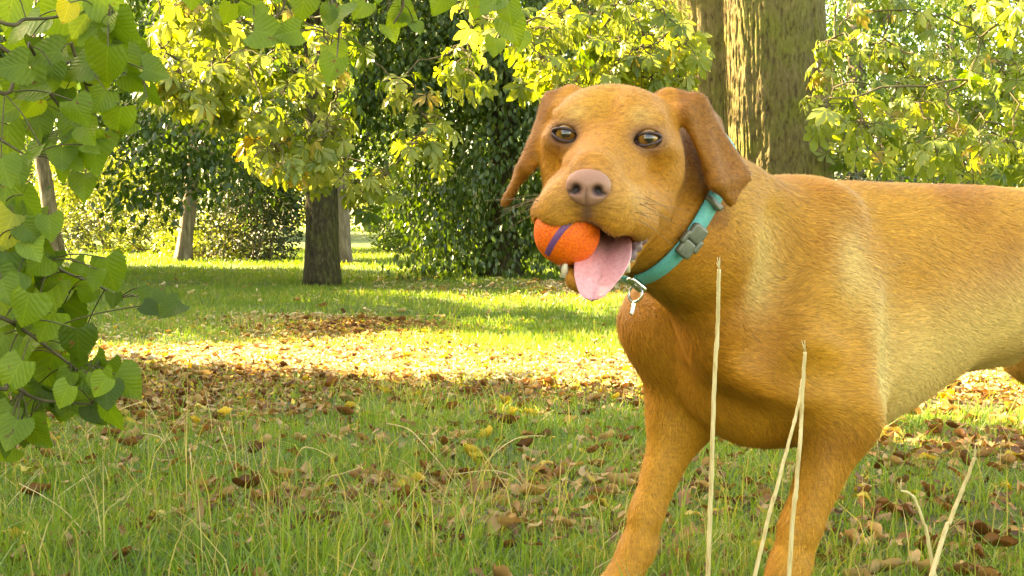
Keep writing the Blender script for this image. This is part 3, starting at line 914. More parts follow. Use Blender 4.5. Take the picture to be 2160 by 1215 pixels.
# single larger fallen leaves in the near grass
kinds = [('brown curled leaf lying in the near grass', .25, 0), ('tan flat leaf lying in the near grass', .46, 3), ('yellow leaf lying in the near grass', .97, 1), ('dark brown folded leaf lying in the near grass', .05, 2)]
leafsrc = []
spots = [(620, 975, 0, 60), (650, 1010, 1, 60), (450, 1040, 0, 60), (520, 1055, 3, 60), (360, 1010, 0, 60), (410, 1120, 1, 60), (330, 1110, 2, 50), (590, 1110, 3, 45), (770, 1035, 0, 60), (840, 1075, 0, 45), (1000, 1060, 0, 60), (1050, 1035, 1, 55), (1160, 1025, 0, 40),
         (1150, 990, 2, 36), (1060, 1115, 1, 60), (960, 1130, 1, 70), (1040, 1150, 1, 55), (510, 1175, 1, 60), (260, 1155, 0, 45), (1110, 950, 3, 40), (1440, 1080, 0, 75), (1460, 1110, 2, 40), (1390, 1130, 3, 45), (1870, 950, 0, 70), (1890, 930, 2, 45), (1930, 1080, 1, 60),
         (2100, 1090, 0, 60), (2070, 1140, 1, 50), (1860, 1110, 1, 50), (1730, 1150, 0, 45), (560, 870, 0, 40), (750, 870, 2, 34), (300, 870, 2, 40), (110, 870, 2, 42), (160, 880, 0, 40), (420, 870, 2, 40), (860, 905, 0, 36), (960, 1190, 3, 50), (700, 1130, 3, 50), (1180, 1180, 0, 50), (60, 1170, 2, 50), (180, 1010, 0, 40), (90, 980, 3, 40), (1960, 980, 0, 55), (2030, 1000, 3, 45), (1900, 900, 2, 36)]
for (px, py, k, s) in spots:
    Y = CAM[2] * F_PX / (py - 500)
    lab, ti, tm = kinds[k]
    p = P(px, py, Y)
    z = float(gz(p[0], p[1])) + .022
    ob = next((o for kk, o in leafsrc if kk == k), None)
    if ob is None:
        lmb = MB()
        TV, TF = LTS[tm]
        sub = TV * 1.0
        lmb.add(sub, TF, ti)
        ob = lmb.build('fallen_leaf', M_LITTER)
        tag(ob, lab, 'leaf', kinds[k][0].split(' lying')[0] + 's in the near grass')
        leafsrc.append((k, ob))
        o = ob
    else:
        o = ob.copy(); COL.objects.link(o)
    o.location = (p[0], p[1], z)
    sc = s * 1.02 * Y / F_PX
    o.scale = (sc * 1.25, sc, sc)
    o.rotation_euler = (random.gauss(0, .35), random.gauss(0, .35), random.uniform(0, 6.28))

# dry straw stalks close to the camera
def stalk(pxs, label, r0, r1, group=None, tuft=0):
    pts = [P(*p) for p in pxs]
    # carry the stalk down to the ground
    d = pts[-1] - pts[-2]
    g0 = float(gz(pts[-1][0], pts[-1][1]))
    k = (pts[-1][2] - g0) / max(-d[2], 1e-3)
    foot = pts[-1] + d * k * .9
    foot[2] = float(gz(foot[0], foot[1])) - .01
    path = smooth_path(pts + [foot], 46)
    nodes = np.linspace(r1, r0, 46)
    for q in (12, 27, 38):
        nodes[q] *= 1.28
    rr = np.random.default_rng(int(abs(pxs[0][0])))
    path[2:] += np.cumsum(rr.normal(0, .00018, (44, 3)), 0)
    sb = MB()
    V, F = tube(path - foot, nodes, 9)
    sb.add(V, F)
    # frayed split at the tip
    for q in range(3):
        a = path[0] - foot
        sb.add(*tube(np.stack([a, a + np.array([rr.normal(0, .0015), 0, rr.uniform(.004, .012)])]), [r1 * .5, r1 * .15], 5))
    o = sb.build('straw_stalk', M_STRAW)
    o.location = foot
    return tag(o, label, 'dry stalk', group or 'dry straw stalks in front of the dog')


stalk([(1517, 568, 1.02), (1513, 690, 1.02), (1508, 820, 1.01), (1502, 1000, 1.0), (1494, 1200, .99)], 'tallest pale straw stalk, upright before the dog chest', .0021, .0016)
stalk([(1698, 742, .98), (1693, 850, .98), (1684, 1000, .97), (1667, 1200, .96)], 'pale straw stalk before the dog near foreleg, right one of the crossing pair', .0020, .0014)
stalk([(1692, 800, 1.03), (1678, 880, 1.02), (1645, 1010, 1.0), (1597, 1200, .98)], 'slanting straw stalk that crosses behind its neighbour before the dog foreleg', .0019, .0011)
stalk([(2056, 965, .95), (2035, 1030, .95), (2008, 1100, .95), (1974, 1200, .94)], 'short straw stalk leaning right at the lower right', .0021, .0013)
stalk([(1900, 1035, .95), (1928, 1048, .95), (1950, 1100, .95), (1972, 1200, .95)], 'bent drooping straw stalk left of the short leaning one', .0017, .0009)

for i, (pts, lab) in enumerate([
    ([(308, 845, 2.0), (330, 885, 2.0), (350, 935, 1.95)], 'thin dry bent falling right beside the lime leaves'),
    ([(300, 847, 2.0), (240, 870, 2.0), (180, 915, 1.97), (130, 985, 1.92)], 'long thin bent arching left below the lime leaves'),
    ([(40, 1020, 1.85), (85, 1042, 1.85), (140, 1080, 1.83), (190, 1135, 1.8)], 'pale bent sloping down right at the lower left'),
    ([(175, 1002, 1.9), (190, 1040, 1.88), (207, 1085, 1.85)], 'short straight bent at the lower left'),
    ([(462, 900, 2.05), (480, 950, 2.0), (503, 1025, 1.9)], 'straight pale bent left of the centre grass'),
    ([(700, 965, 1.95), (660, 945, 1.95), (630, 955, 1.95), (610, 1040, 1.9)], 'hooked pale bent in the centre grass'),
    ([(762, 985, 1.9), (725, 997, 1.9), (690, 1010, 1.9), (680, 1055, 1.87)], 'sharply kinked pale bent in the centre grass'),
    ([(815, 893, 2.1), (860, 905, 2.1), (900, 945, 2.05), (980, 1045, 1.9)], 'long slanting bent right of the centre grass'),
    ([(1150, 920, 2.1), (1090, 925, 2.1), (1030, 970, 2.05), (980, 1045, 1.95)], 'wide arched bent below the sunlit leaves'),
    ([(960, 1000, 2.0), (1040, 992, 2.0), (1090, 1010, 1.98), (1115, 1050, 1.93)], 'low arched bent among the brown leaves'),
    ([(300, 914, 2.0), (325, 918, 2.0), (345, 932, 2.0), (362, 1000, 1.95)], 'pale seed headed bent at the left'),
    ([(400, 945, 2.0), (405, 990, 1.97), (412, 1060, 1.9)], 'upright thin bent left of centre'),
    ([(590, 920, 2.05), (588, 960, 2.0), (583, 1010, 1.95)], 'upright thin bent at the centre'),
]):
    Yb = CAM[2] * F_PX / (pts[-1][1] + 12 - 500)
    pts = [(x_, y_, Yb - .12 * (y_ < pts[-1][1] - 60) * k_ / 3) for k_, (x_, y_, _) in enumerate(pts)]
    s = stalk(pts, lab, .0013, .0008, 'thin dry bents in the near grass')
    s.name = 'dry_bent'

# ------------------------------------------------------------------ the dog
# dog space: a forward along the back, l to the dog's left, z up; origin on the ground under the withers
TH = R(25)
W0 = np.array([.361, 1.68, 0.0])
FW = np.array([-math.cos(TH), -math.sin(TH), 0.0])
LW = np.array([math.sin(TH), -math.cos(TH), 0.0])
ZW = np.array([0, 0, 1.0])
W0[2] = float(gz(W0[0], W0[1]))


def to_dog(p):
    d = np.asarray(p, float) - W0
    return np.stack([d @ FW, d @ LW, d @ ZW], -1)


def to_world(q):
    q = np.asarray(q, float)
    return W0 + q[..., 0:1] * FW + q[..., 1:2] * LW + q[..., 2:3] * ZW


# head space (mm): x to the dog's left, y towards the nose, z up; origin between the eyes
E0 = P(1279, 288, 1.30)
yaw, pit, rol = R(12), R(-5), R(4)
hf = np.array([-math.sin(yaw) * math.cos(pit), -math.cos(yaw) * math.cos(pit), math.sin(pit)])
hx = unit(np.cross(ZW, hf))
hz = np.cross(hf, hx)
hx = hx * 1.0
hx, hz = hx * math.cos(rol) - hz * math.sin(rol), hz * math.cos(rol) + hx * math.sin(rol)
hx = np.cross(hz, hf)
HM = np.stack([hx, hf, hz])          # rows


def Hw(p):
    return E0 + (np.asarray(p, float) / 1000.0) @ HM


def H(p):
    return to_dog(Hw(p))


HD = np.stack([to_dog(W0 + hx), to_dog(W0 + hf), to_dog(W0 + hz)])   # head axes in dog space


def axis_grid(lo, hi, f0, f1, cs, fs):
    a = np.arange(lo, f0, cs)
    b_ = np.arange(f0, f1, fs)
    c = np.arange(f1, hi, cs)
    return np.concatenate([a, b_, c]).astype(np.float32)


hc = H((0, 0, -30))
AX = [axis_grid(-.88, hc[0] + .26, hc[0] - .19, hc[0] + .16, .0055, .0024),
      axis_grid(-.20, hc[1] + .25, hc[1] - .18, hc[1] + .18, .0055, .0024),
      axis_grid(-.02, hc[2] + .17, hc[2] - .15, hc[2] + .12, .0055, .0024)]
FLD = np.full([len(x) for x in AX], .06, np.float32)


def window(lo, hi):
    sl_, gr = [], []
    for i in range(3):
        i0, i1 = np.searchsorted(AX[i], lo[i]), np.searchsorted(AX[i], hi[i])
        sl_.append(slice(i0, max(i1, i0 + 1)))
        sh = [1, 1, 1]; sh[i] = -1
        gr.append(AX[i][sl_[i]].reshape(sh))
    return tuple(sl_), gr


def put(d, sl_, k, mode):
    cur = FLD[sl_]
    if mode == 'sub':
        d = -d
        h = np.maximum(k - np.abs(cur - d), 0) / k if k > 0 else 0
        FLD[sl_] = np.maximum(cur, d) + h * h * k * .25
    else:
        h = np.maximum(k - np.abs(cur - d), 0) / k
        FLD[sl_] = np.minimum(cur, d) - h * h * k * .25


def ell(c, r, k=.03, rot=None, mode='add'):
    """ellipsoid: c centre, r radii along the rows of rot (dog space)"""
    c, r = np.asarray(c, float), np.asarray(r, float)
    m_ = r.max() + k + .012
    s_, (X, Y, Z) = window(c - m_, c + m_)
    X, Y, Z = X - np.float32(c[0]), Y - np.float32(c[1]), Z - np.float32(c[2])
    M = np.eye(3) if rot is None else np.asarray(rot)
    k0 = k1 = 0
    for i in range(3):
        u = X * np.float32(M[i][0]) + Y * np.float32(M[i][1]) + Z * np.float32(M[i][2])
        k0 = k0 + (u / np.float32(r[i])) ** 2
        k1 = k1 + (u / np.float32(r[i] ** 2)) ** 2
    k0 = np.sqrt(k0)
    put(k0 * (k0 - 1) / np.maximum(np.sqrt(k1), 1e-6), s_, k, mode)


def cap(p, q, r0, r1, k=.02, mode='add', flat=None):
    """tapered capsule; flat=(axis, factor) squeezes the section along an axis"""
    p, q = np.asarray(p, float), np.asarray(q, float)
    m_ = max(r0, r1) * (1.0 if flat is None else max(1.0, 1 / flat[1])) + k + .012
    s_, (X, Y, Z) = window(np.minimum(p, q) - m_, np.maximum(p, q) + m_)
    v = q - p
    X, Y, Z = X - np.float32(p[0]), Y - np.float32(p[1]), Z - np.float32(p[2])
    t = np.clip((X * np.float32(v[0]) + Y * np.float32(v[1]) + Z * np.float32(v[2])) / np.float32(v @ v), 0, 1)
    X, Y, Z = X - t * np.float32(v[0]), Y - t * np.float32(v[1]), Z - t * np.float32(v[2])
    d2 = X * X + Y * Y + Z * Z
    if flat is not None:
        ax, fc = flat
        u = X * np.float32(ax[0]) + Y * np.float32(ax[1]) + Z * np.float32(ax[2])
        d2 = d2 + u * u * np.float32(fc * fc - 1)
    put(np.sqrt(d2) - np.float32(r0) - t * np.float32(r1 - r0), s_, k, mode)


def tri(a, b_, c, th, k=.008):
    """rounded triangle (for the ear flaps)"""
    a, b_, c = [np.asarray(v, float) for v in (a, b_, c)]
    m_ = th + k + .01
    s_, (X, Y, Z) = window(np.minimum(np.minimum(a, b_), c) - m_, np.maximum(np.maximum(a, b_), c) + m_)
    G = np.stack(np.broadcast_arrays(X, Y, Z), -1)
    n = np.cross(b_ - a, a - c)
    d2 = None
    ins = 0
    for p, q in ((a, b_), (b_, c), (c, a)):
        e = q - p
        w = G - p.astype(np.float32)
        ins = ins + np.sign(w @ np.cross(e, n).astype(np.float32))
        t = np.clip((w @ e.astype(np.float32)) / np.float32(e @ e), 0, 1)
        dd = ((w - t[..., None] * e.astype(np.float32)) ** 2).sum(-1)
        d2 = dd if d2 is None else np.minimum(d2, dd)
    w = G - a.astype(np.float32)
    dp = (w @ n.astype(np.float32)) ** 2 / np.float32(n @ n)
    d = np.sqrt(np.where(np.abs(ins) > 2.5, dp, d2)) - np.float32(th)
    put(d, s_, k, 'add')


def hell(c, r, k=.016, mode='add', rot=None):
    ell(H(c), np.asarray(r) / 1000., k, HD if rot is None else rot @ HD, mode)


def hcap(p, q, r0, r1, k=.016, mode='add', flat=None):
    cap(H(p), H(q), r0 / 1000., r1 / 1000., k, mode, flat)


# --- trunk and neck
ell((-.10, 0, .405), (.235, .118, .168), .05)
ell((-.02, 0, .340), (.16, .098, .114), .05)
ell((-.34, 0, .445), (.26, .108, .125), .06)
ell((-.56, 0, .46), (.15, .108, .115), .05)
cap((.0, 0, .506), (-.58, 0, .493), .066, .074, .05)
ell((.042, .0, .362), (.092, .088, .122), .05)
cap((.0, 0, .470), (.14, .055, .515), .094, .084, .05)
occ = H((0, -135, -18))
cap((.12, .04, .505), occ * .55 + np.array([.17, .06, .53]) * .45, .084, .078, .05)
cap(occ * .5 + np.array([.17, .06, .53]) * .5, occ, .078, .064, .05)
cap((.090, .045, .440), H((6, -88, -88)), .072, .046, .05)
cap((.045, .0, .42), (.105, .04, .47), .082, .072, .05)
# --- shoulders and forelegs
for s in (1, -1):
    sh = (.125, s * .088, .385) if s > 0 else (.125, -.085, .385)
    el = (-.03, .108, .292) if s > 0 else (.082, -.094, .275)
    kn = (.034, .098, .135) if s > 0 else (.150, -.092, .125)
    wr = (.050, .096, .085) if s > 0 else (.166, -.090, .075)
    pw = (.080, .094, .026) if s > 0 else (.198, -.088, .026)
    cap((-.02, s * .045, .520), sh, .050, .056, .05)
    cap(sh, el, .055, .045 if s > 0 else .042, .04)
    ell((-.03 if s > 0 else .05, s * .092, .39), (.085, .034, .10), .05)
    cap(el, kn, .044 if s > 0 else .040, .0235 if s > 0 else .0205, .03)
    ell((el[0] + .012, el[1], el[2] - .015), (.045, .034, .05), .03)
    cap(kn, wr, .0235 if s > 0 else .0205, .0225 if s > 0 else .020, .02)
    ell((wr[0] - .022, wr[1], wr[2] + .012), (.012, .012, .014), .012)
    cap(wr, pw, .022, .025, .02)
    for q in range(4):
        o = (q - 1.5) * .0165
        y1 = pw[0] + .040 - abs(q - 1.5) * .007
        cap((pw[0] + .008, pw[1] + o * .8, .024), (y1, pw[1] + o, .015), .0145, .0125, .007)
    ell((pw[0] + .005, pw[1], .012), (.026, .024, .012), .01)
# --- hindquarters
for s in (1, -1):
    o = -.10 if s > 0 else -.17
    hip, sti = (-.60, s * .075, .45), (-.435 + o, s * .098, .33)
    hok, pas, paw = (-.60 + o, s * .088, .175), (-.575 + o, s * .086, .06), (-.545 + o, s * .086, .026)
    cap(hip, sti, .095, .062, .05)
    cap((-.65, s * .075, .43), (-.55 + o, s * .085, .31), .075, .05, .04)
    cap(sti, hok, .060, .024, .03)
    cap(hok, pas, .022, .021, .02)
    cap(pas, paw, .021, .024, .02)
    for q in range(4):
        y = (q - 1.5) * .0155
        cap((paw[0] + .006, paw[1] + y * .8, .023), (paw[0] + .040 - abs(q - 1.5) * .006, paw[1] + y, .014), .0135, .012, .007)
tp = smooth_path([(-.68, 0, .50), (-.74, 0, .47), (-.78, .0, .40), (-.785, .0, .32), (-.78, 0, .25)], 8)
for i in range(7):
    cap(tp[i], tp[i + 1], .034 - .003 * i, .031 - .003 * i, .012)
cap((-.30, 0, .325), (-.42, .0, .335), .016, .022, .02)       # sheath under the belly
# --- shoulder blade, ribs and sinews under the coat
cap((-.03, .070, .535), (.09, .112, .40), .030, .034, .03)
cap((-.05, .112, .42), (-.035, .128, .31), .026, .022, .025)
cap((.05, .118, .375), (-.02, .132, .295), .022, .020, .02)
cap((.005, .126, .25), (.035, .115, .15), .010, .008, .012)
cap((.085, .152, .52), (.125, .142, .37), .036, .030, .05, 'sub')      # hollow before the shoulder
cap((-.115, .160, .44), (-.085, .166, .32), .036, .034, .045, 'sub')   # hollow behind the upper arm
cap((.03, .165, .335), (.10, .150, .33), .022, .022, .03, 'sub')       # crease above the elbow
# --- loose skin of the chest and throat
cap((.098, .035, .45), (.092, .015, .36), .038, .040, .04)

# --- head
hell((0, -74, -4), (68, 84, 54), .02)
hell((0, -80, 20), (60, 58, 30), .02)
hell((0, -40, 22), (52, 42, 28), .02)
for s in (1, -1):
    hell((s * 46, -62, -34), (33, 50, 42), .02)
    hell((s * 40, -16, 19), (21, 17, 11), .016)
    hell((s * 52, -30, -8), (20, 30, 15), .018)
    hell((s * 25, 6, -33), (18, 30, 17), .016)
    hcap((s * 21, 86, -62), (s * 33, 24, -66), 23, 24, .014)
    hcap((s * 34, 24, -66), (s * 45, -40, -72), 23, 26, .014)
    hcap((s * 26, 87, -84 + s * 2), (s * 42, 18, -88), 14, 15, .014)
    hcap((s * 40, 66, -82 + s * 3), (s * 44, 24, -88), 11, 13, .014)     # hanging edge of the upper lip
    hcap((s * 44, -78, -72), (s * 26, 36, -124), 24, 13, .014)   # lower jaw
    hcap((s * 26, 36, -124), (s * 10, 78, -141), 13, 11, .010)
hcap((0, -12, -14), (0, 84, -36), 32, 21, .02)
hcap((0, 84, -36), (0, 96, -50), 22, 22, .01)
hcap((0, 84, -66), (0, 70, -80), 18, 12, .012)
hcap((0, -70, -88), (0, 70, -142), 26, 12, .016)
hell((0, 82, -143), (19, 11, 11), .008)
hcap((-36, 84, -74), (-50, 50, -80), 17, 16, .016)
# mouth cavity between the jaws
hcap((0, -18, -98), (0, 66, -110), 22, 24, .006, 'sub')
hcap((-6, 40, -106), (2, 96, -120), 22, 22, .006, 'sub')
hcap((16, 30, -106), (22, 70, -112), 20, 22, .006, 'sub')
BALL = np.array([-25., 68., -97.])
hell(BALL, (34, 34, 34), .003, 'sub')
hcap((0, -28, 63), (0, 4, 26), 5, 6, .022, 'sub')       # furrow of the brow
# ears: hinged high on the skull, folded, hanging flaps that swing outward
def ear(s, pts, th=.0052):
    r_ = {k: H((s * v[0], v[1], v[2])) for k, v in pts.items()}
    tri(r_['in'], r_['fr'], r_['fold'], th + .002, .014)
    tri(r_['in'], r_['fold'], r_['bk'], th + .002, .014)
    tri(r_['fr'], r_['fold'], r_['tipf'], th, .012)
    tri(r_['fold'], r_['bk'], r_['tipb'], th, .012)
    tri(r_['fold'], r_['tipf'], r_['tipb'], th, .012)
    tri(r_['tipf'], r_['tip'], r_['tipb'], th, .010)


ear(1, {'in': (54, -96, 46), 'fr': (74, -72, 30), 'fold': (86, -94, 40), 'bk': (104, -130, 20), 'tipf': (112, -84, -46), 'tipb': (142, -128, -38), 'tip': (130, -106, -68)})
ear(-1, {'in': (54, -84, 44), 'fr': (67, -58, 26), 'fold': (73, -74, 34), 'bk': (78, -112, 16), 'tipf': (93, -46, -38), 'tipb': (106, -84, -48), 'tip': (118, -56, -82)})
# eye sockets with lids
EYES = {1: np.array([43.5, -6., 0.]), -1: np.array([-43.5, -6., 0.])}
for s in (1, -1):
    hell(EYES[s], (17, 15, 14), .010)
    hell(EYES[s] + np.array([s * 1.0, 9, 0]), (13.2, 12, 9.0), .004, 'sub')
    hell(EYES[s] + np.array([-s * 12, 9, -4]), (5, 6, 3.5), .004, 'sub')
# nose seat
hell((0, 112, -47), (17, 10, 13), .004, 'sub')


def surface_nets(Fv, ax):
    sg = Fv < 0
    nx, ny, nz = Fv.shape
    c = [sg[i:nx - 1 + i, j:ny - 1 + j, k:nz - 1 + k] for i in (0, 1) for j in (0, 1) for k in (0, 1)]
    any_ = np.logical_or.reduce(c)
    all_ = np.logical_and.reduce(c)
    act = np.argwhere(any_ & ~all_)
    acc = np.zeros((len(act), 3)); cnt = np.zeros(len(act))
    corners = [(i, j, k) for i in (0, 1) for j in (0, 1) for k in (0, 1)]
    val = {q: Fv[act[:, 0] + q[0], act[:, 1] + q[1], act[:, 2] + q[2]].astype(float) for q in corners}
    cs = {q: np.stack([ax[d][act[:, d] + q[d]] for d in range(3)], -1).astype(float) for q in corners}
    for q in corners:
        for d in range(3):
            if q[d] == 0:
                w = list(q); w[d] = 1; w = tuple(w)
                v0, v1 = val[q], val[w]
                mk = (v0 < 0) != (v1 < 0)
                t = np.where(mk, v0 / np.where(mk, v0 - v1, 1), 0)[:, None]
                p = cs[q] + (cs[w] - cs[q]) * t
                acc += p * mk[:, None]; cnt += mk
    V = acc / cnt[:, None]
    idx = np.full((nx - 1, ny - 1, nz - 1), -1, np.int64)
    idx[tuple(act.T)] = np.arange(len(act))
    Fs = []
    for d in range(3):
        e0 = [slice(None)] * 3; e1 = [slice(None)] * 3
        e0[d] = slice(0, -1); e1[d] = slice(1, None)
        cr = sg[tuple(e0)] != sg[tuple(e1)]
        u, v = [(1, 2), (2, 0), (0, 1)][d]
        pos = np.argwhere(cr)
        pos = pos[(pos[:, u] > 0) & (pos[:, v] > 0) & (pos[:, u] < Fv.shape[u] - 1) & (pos[:, v] < Fv.shape[v] - 1)]
        inside = sg[tuple(pos.T)]
        du = np.zeros(3, int); du[u] = 1
        dv = np.zeros(3, int); dv[v] = 1
        q = np.stack([idx[tuple((pos - du - dv).T)], idx[tuple((pos - dv).T)], idx[tuple(pos.T)], idx[tuple((pos - du).T)]], -1)
        q[~inside] = q[~inside][:, ::-1]
        Fs.append(q)
    return V, np.concatenate(Fs)


DV, DF = surface_nets(FLD, AX)
DV = np.asarray(DV)
# two rounds of light smoothing take the grid out of the surface
nb = np.concatenate([DF[:, [0, 1]], DF[:, [1, 2]], DF[:, [2, 3]], DF[:, [3, 0]]])
deg = np.bincount(nb.ravel(), minlength=len(DV))[:, None]
for lam in (.5, .5, .4):
    sm = np.stack([np.bincount(nb[:, 0], DV[nb[:, 1], i], len(DV)) + np.bincount(nb[:, 1], DV[nb[:, 0], i], len(DV)) for i in range(3)], -1) / deg
    DV = DV + (sm - DV) * lam
fn = np.cross(DV[DF[:, 2]] - DV[DF[:, 0]], DV[DF[:, 3]] - DV[DF[:, 1]])
DN = np.zeros_like(DV)
for i in range(4):
    for q in range(3):
        DN[:, q] += np.bincount(DF[:, i], fn[:, q], len(DV))
DN = unit(DN)
_h = ((to_world(DV) - E0) @ HM.T) * 1000
earm = ((np.abs(_h[:, 0]) > 62) & (_h[:, 2] > -95) & (_h[:, 2] < 60) & (_h[:, 1] > -150) & (_h[:, 1] < -25)).astype(float)[:, None]
for _ in range(7):
    sm = np.stack([np.bincount(nb[:, 0], DV[nb[:, 1], i], len(DV)) + np.bincount(nb[:, 1], DV[nb[:, 0], i], len(DV)) for i in range(3)], -1) / deg
    DV = DV + (sm - DV) * (.5 * earm)
fn = np.cross(DV[DF[:, 2]] - DV[DF[:, 0]], DV[DF[:, 3]] - DV[DF[:, 1]])
DN = np.zeros_like(DV)
for i in range(4):
    for q in range(3):
        DN[:, q] += np.bincount(DF[:, i], fn[:, q], len(DV))
DN = unit(DN)
# head coordinates (mm) of every vertex, for the coat's markings and painted light
HV = ((to_world(DV) - E0) @ HM.T) * 1000


def sst(e0, e1, x):
    t = np.clip((x - e0) / (e1 - e0), 0, 1)
    return t * t * (3 - 2 * t)


def near(c, r):
    return np.exp(-(((HV - np.asarray(c, float)) / np.asarray(r, float)) ** 2).sum(-1))


GOLD = np.array([.54, .245, .028])
RED = np.array([.40, .135, .014])
PALE = np.array([.70, .48, .17])
DARK = np.array([.055, .028, .024])
LIP = np.array([.16, .075, .065])
GUM = np.array([.40, .13, .13])
headw = sst(-178, -138, HV[:, 1]) * sst(-200, -180, HV[:, 2])
ethr = 66 + (40 - HV[:, 2]) * .28
isear = headw * sst(-5, 6, np.abs(HV[:, 0]) - ethr) * sst(-165, -152, HV[:, 1]) * sst(-105, -92, HV[:, 2])
nbl = fbm(DV * np.array([7, 7, 7]), 3, 61)
colr = np.tile(GOLD, (len(DV), 1))


def blend(c, w):
    global colr
    w = np.clip(w, 0, 1)[:, None]
    colr = colr * (1 - w) + c * w


blend(RED, (nbl - .46) * 2.2)
blend(RED, headw * .62)
blend(GOLD, headw * near((-14, -20, 45), (40, 60, 26)) * .7)  # lit side of the forehead put into the coat colour
blend(RED * .66, isear)
blend(RED, (1 - headw) * sst(.05, .11, DV[:, 0]) * sst(.50, .40, DV[:, 2]) * sst(.24, .30, DV[:, 2]) * .45)
blend(RED * .75, (1 - headw) * np.exp(-((DV[:, 0] - .0) / .10) ** 2 - ((DV[:, 2] - .25) / .035) ** 2) * .6)
blend(RED, (1 - headw) * sst(.30, .22, DV[:, 2]) * .0)
belly = sst(-.05, -.14, DV[:, 0]) * sst(.16, .02, DV[:, 2] - (.30 + .25 * np.clip(-DV[:, 0] - .12, 0, .3)))
blend(PALE, belly * .9 * sst(-.66, -.46, DV[:, 0]))
streak = np.exp(-((DV[:, 0] + .075 - .18 * (DV[:, 2] - .33)) / .030) ** 2) * sst(.24, .30, DV[:, 2]) * sst(.50, .38, DV[:, 2])
blend(PALE, streak * 1.0)  # paler fur behind the shoulder, with its highlight also put into the colour
blend(PALE, np.exp(-((DV[:, 0] + .02) / .03) ** 2 - ((DV[:, 2] - .47) / .05) ** 2) * .7)  # highlight on the shoulder blade ridge put into the coat colour
blend(PALE, np.exp(-((DV[:, 0] - .12) / .03) ** 2) * sst(.38, .46, DV[:, 2]) * sst(.56, .50, DV[:, 2]) * (1 - headw) * .7)
blend(PALE, headw * sum(near((s * 28, 78, -60), (26, 32, 18)) for s in (1, -1)) * .30)
blend(PALE, headw * sum(near((s * 34, -8, 22), (14, 20, 10)) for s in (1, -1)) * .5)
for s in (1, -1):
    blend(LIP, near(EYES[s] + np.array([0, 8, -1]), (19, 20, 14)) * 1.05)
    blend(DARK, near(EYES[s] + np.array([0, 9, 0]), (14, 14, 9)) * 1.2)
    blend(DARK, near(EYES[s] + np.array([-s * 13, 9, -4]), (6, 9, 4)))
blend(LIP * .8, near((0, 104, -70), (7, 16, 16)) * .9)
blend(LIP, near((0, 108, -48), (21, 12, 18)) * .9)
# inside of the mouth, wherever the surface faces the cavity
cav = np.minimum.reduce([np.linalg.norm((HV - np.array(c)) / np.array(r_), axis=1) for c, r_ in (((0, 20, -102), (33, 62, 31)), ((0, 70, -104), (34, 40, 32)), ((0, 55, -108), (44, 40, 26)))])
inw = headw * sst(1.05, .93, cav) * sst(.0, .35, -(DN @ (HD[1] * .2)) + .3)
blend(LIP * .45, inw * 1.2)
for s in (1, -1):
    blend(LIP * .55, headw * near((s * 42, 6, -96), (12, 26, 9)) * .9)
m, nt, b, out = new_mat('dog_coat')
at = N(nt, 'ShaderNodeAttribute', attribute_name='coat')
tcn = N(nt, 'ShaderNodeTexCoord')
mp = N(nt, 'ShaderNodeMapping')
mp.inputs['Scale'].default_value = (70, 260, 260)
nt.links.new(tcn.outputs['Object'], mp.inputs[0])
nz = N(nt, 'ShaderNodeTexNoise', i_2=1.0, i_3=4.0, i_4=.65)
nt.links.new(mp.outputs[0], nz.inputs['Vector'])
cr = ramp(nt, nz.outputs[0], [(.25, (.55, .50, .45)), (.5, (1, 1, 1)), (.75, (1.35, 1.38, 1.4))])
mm = N(nt, 'ShaderNodeMix', data_type='RGBA', blend_type='MULTIPLY', i_0=1.0)
nt.links.new(at.outputs['Color'], mm.inputs[6])
nt.links.new(cr.outputs[0], mm.inputs[7])
nt.links.new(mm.outputs[2], b.inputs['Base Color'])
b.inputs['Roughness'].default_value = .62
b.inputs['Specular IOR Level'].default_value = .25
b.inputs['Sheen Weight'].default_value = .12
b.inputs['Sheen Roughness'].default_value = .45
b.inputs['Sheen Tint'].default_value = (1, .7, .3, 1)
bp = N(nt, 'ShaderNodeBump', i_0=.35, i_1=.004)
nt.links.new(nz.outputs[0], bp.inputs['Height'])
nt.links.new(bp.outputs[0], b.inputs['Normal'])
M_COAT = m

dog = empty('dog', W0, 'golden red dog in a turquoise collar turning its head, mouth open round a ball', 'dog')
DOGM = Matrix(((FW[0], LW[0], 0), (FW[1], LW[1], 0), (0, 0, 1)))


def dmb(mb, name, mat, parent=None, smooth=True, col=None):
    """build from dog space coordinates under the dog"""
    mb.V = [(to_world(v) - W0).astype(np.float32) for v in mb.V]
    return mb.build(name, mat, parent or dog, smooth, col)


bm_ = MB(); bm_.add(DV, DF)
if np.linalg.det(np.stack([FW, LW, ZW])) < 0:
    bm_.F = {k: [f[:, ::-1] for f in v] for k, v in bm_.F.items()}
dmb(bm_, 'body', M_COAT, None, True, colr)

# --- short coat: fine hairs lying back along the body
hr = np.random.default_rng(404)
area = np.linalg.norm(fn, axis=1) * .5
fcen = DV[DF].mean(1)
vis = (fcen[:, 0] > -.66)
bare = np.clip(sum(np.exp(-(((HV[DF[:, 0]] - (EYES[s] + np.array([0, 8, 0]))) / np.array([17, 22, 13])) ** 2).sum(-1)) for s in (1, -1)) * 2, 0, 1)
bare = np.maximum(bare, np.clip(np.exp(-(((HV[DF[:, 0]] - np.array([0, 110, -50])) / np.array([26, 18, 24])) ** 2).sum(-1)) * 1.6, 0, 1))
bare = np.maximum(bare, inw[DF[:, 0]])
pr = area * vis * (1 - bare)
NH = 290000
fi = hr.choice(len(DF), NH, p=pr / pr.sum())
wts = hr.dirichlet((1, 1, 1, 1), NH)
hp = (DV[DF[fi]] * wts[..., None]).sum(1)
hn = unit((DN[DF[fi]] * wts[..., None]).sum(1))
hw = headw[DF[fi, 0]]
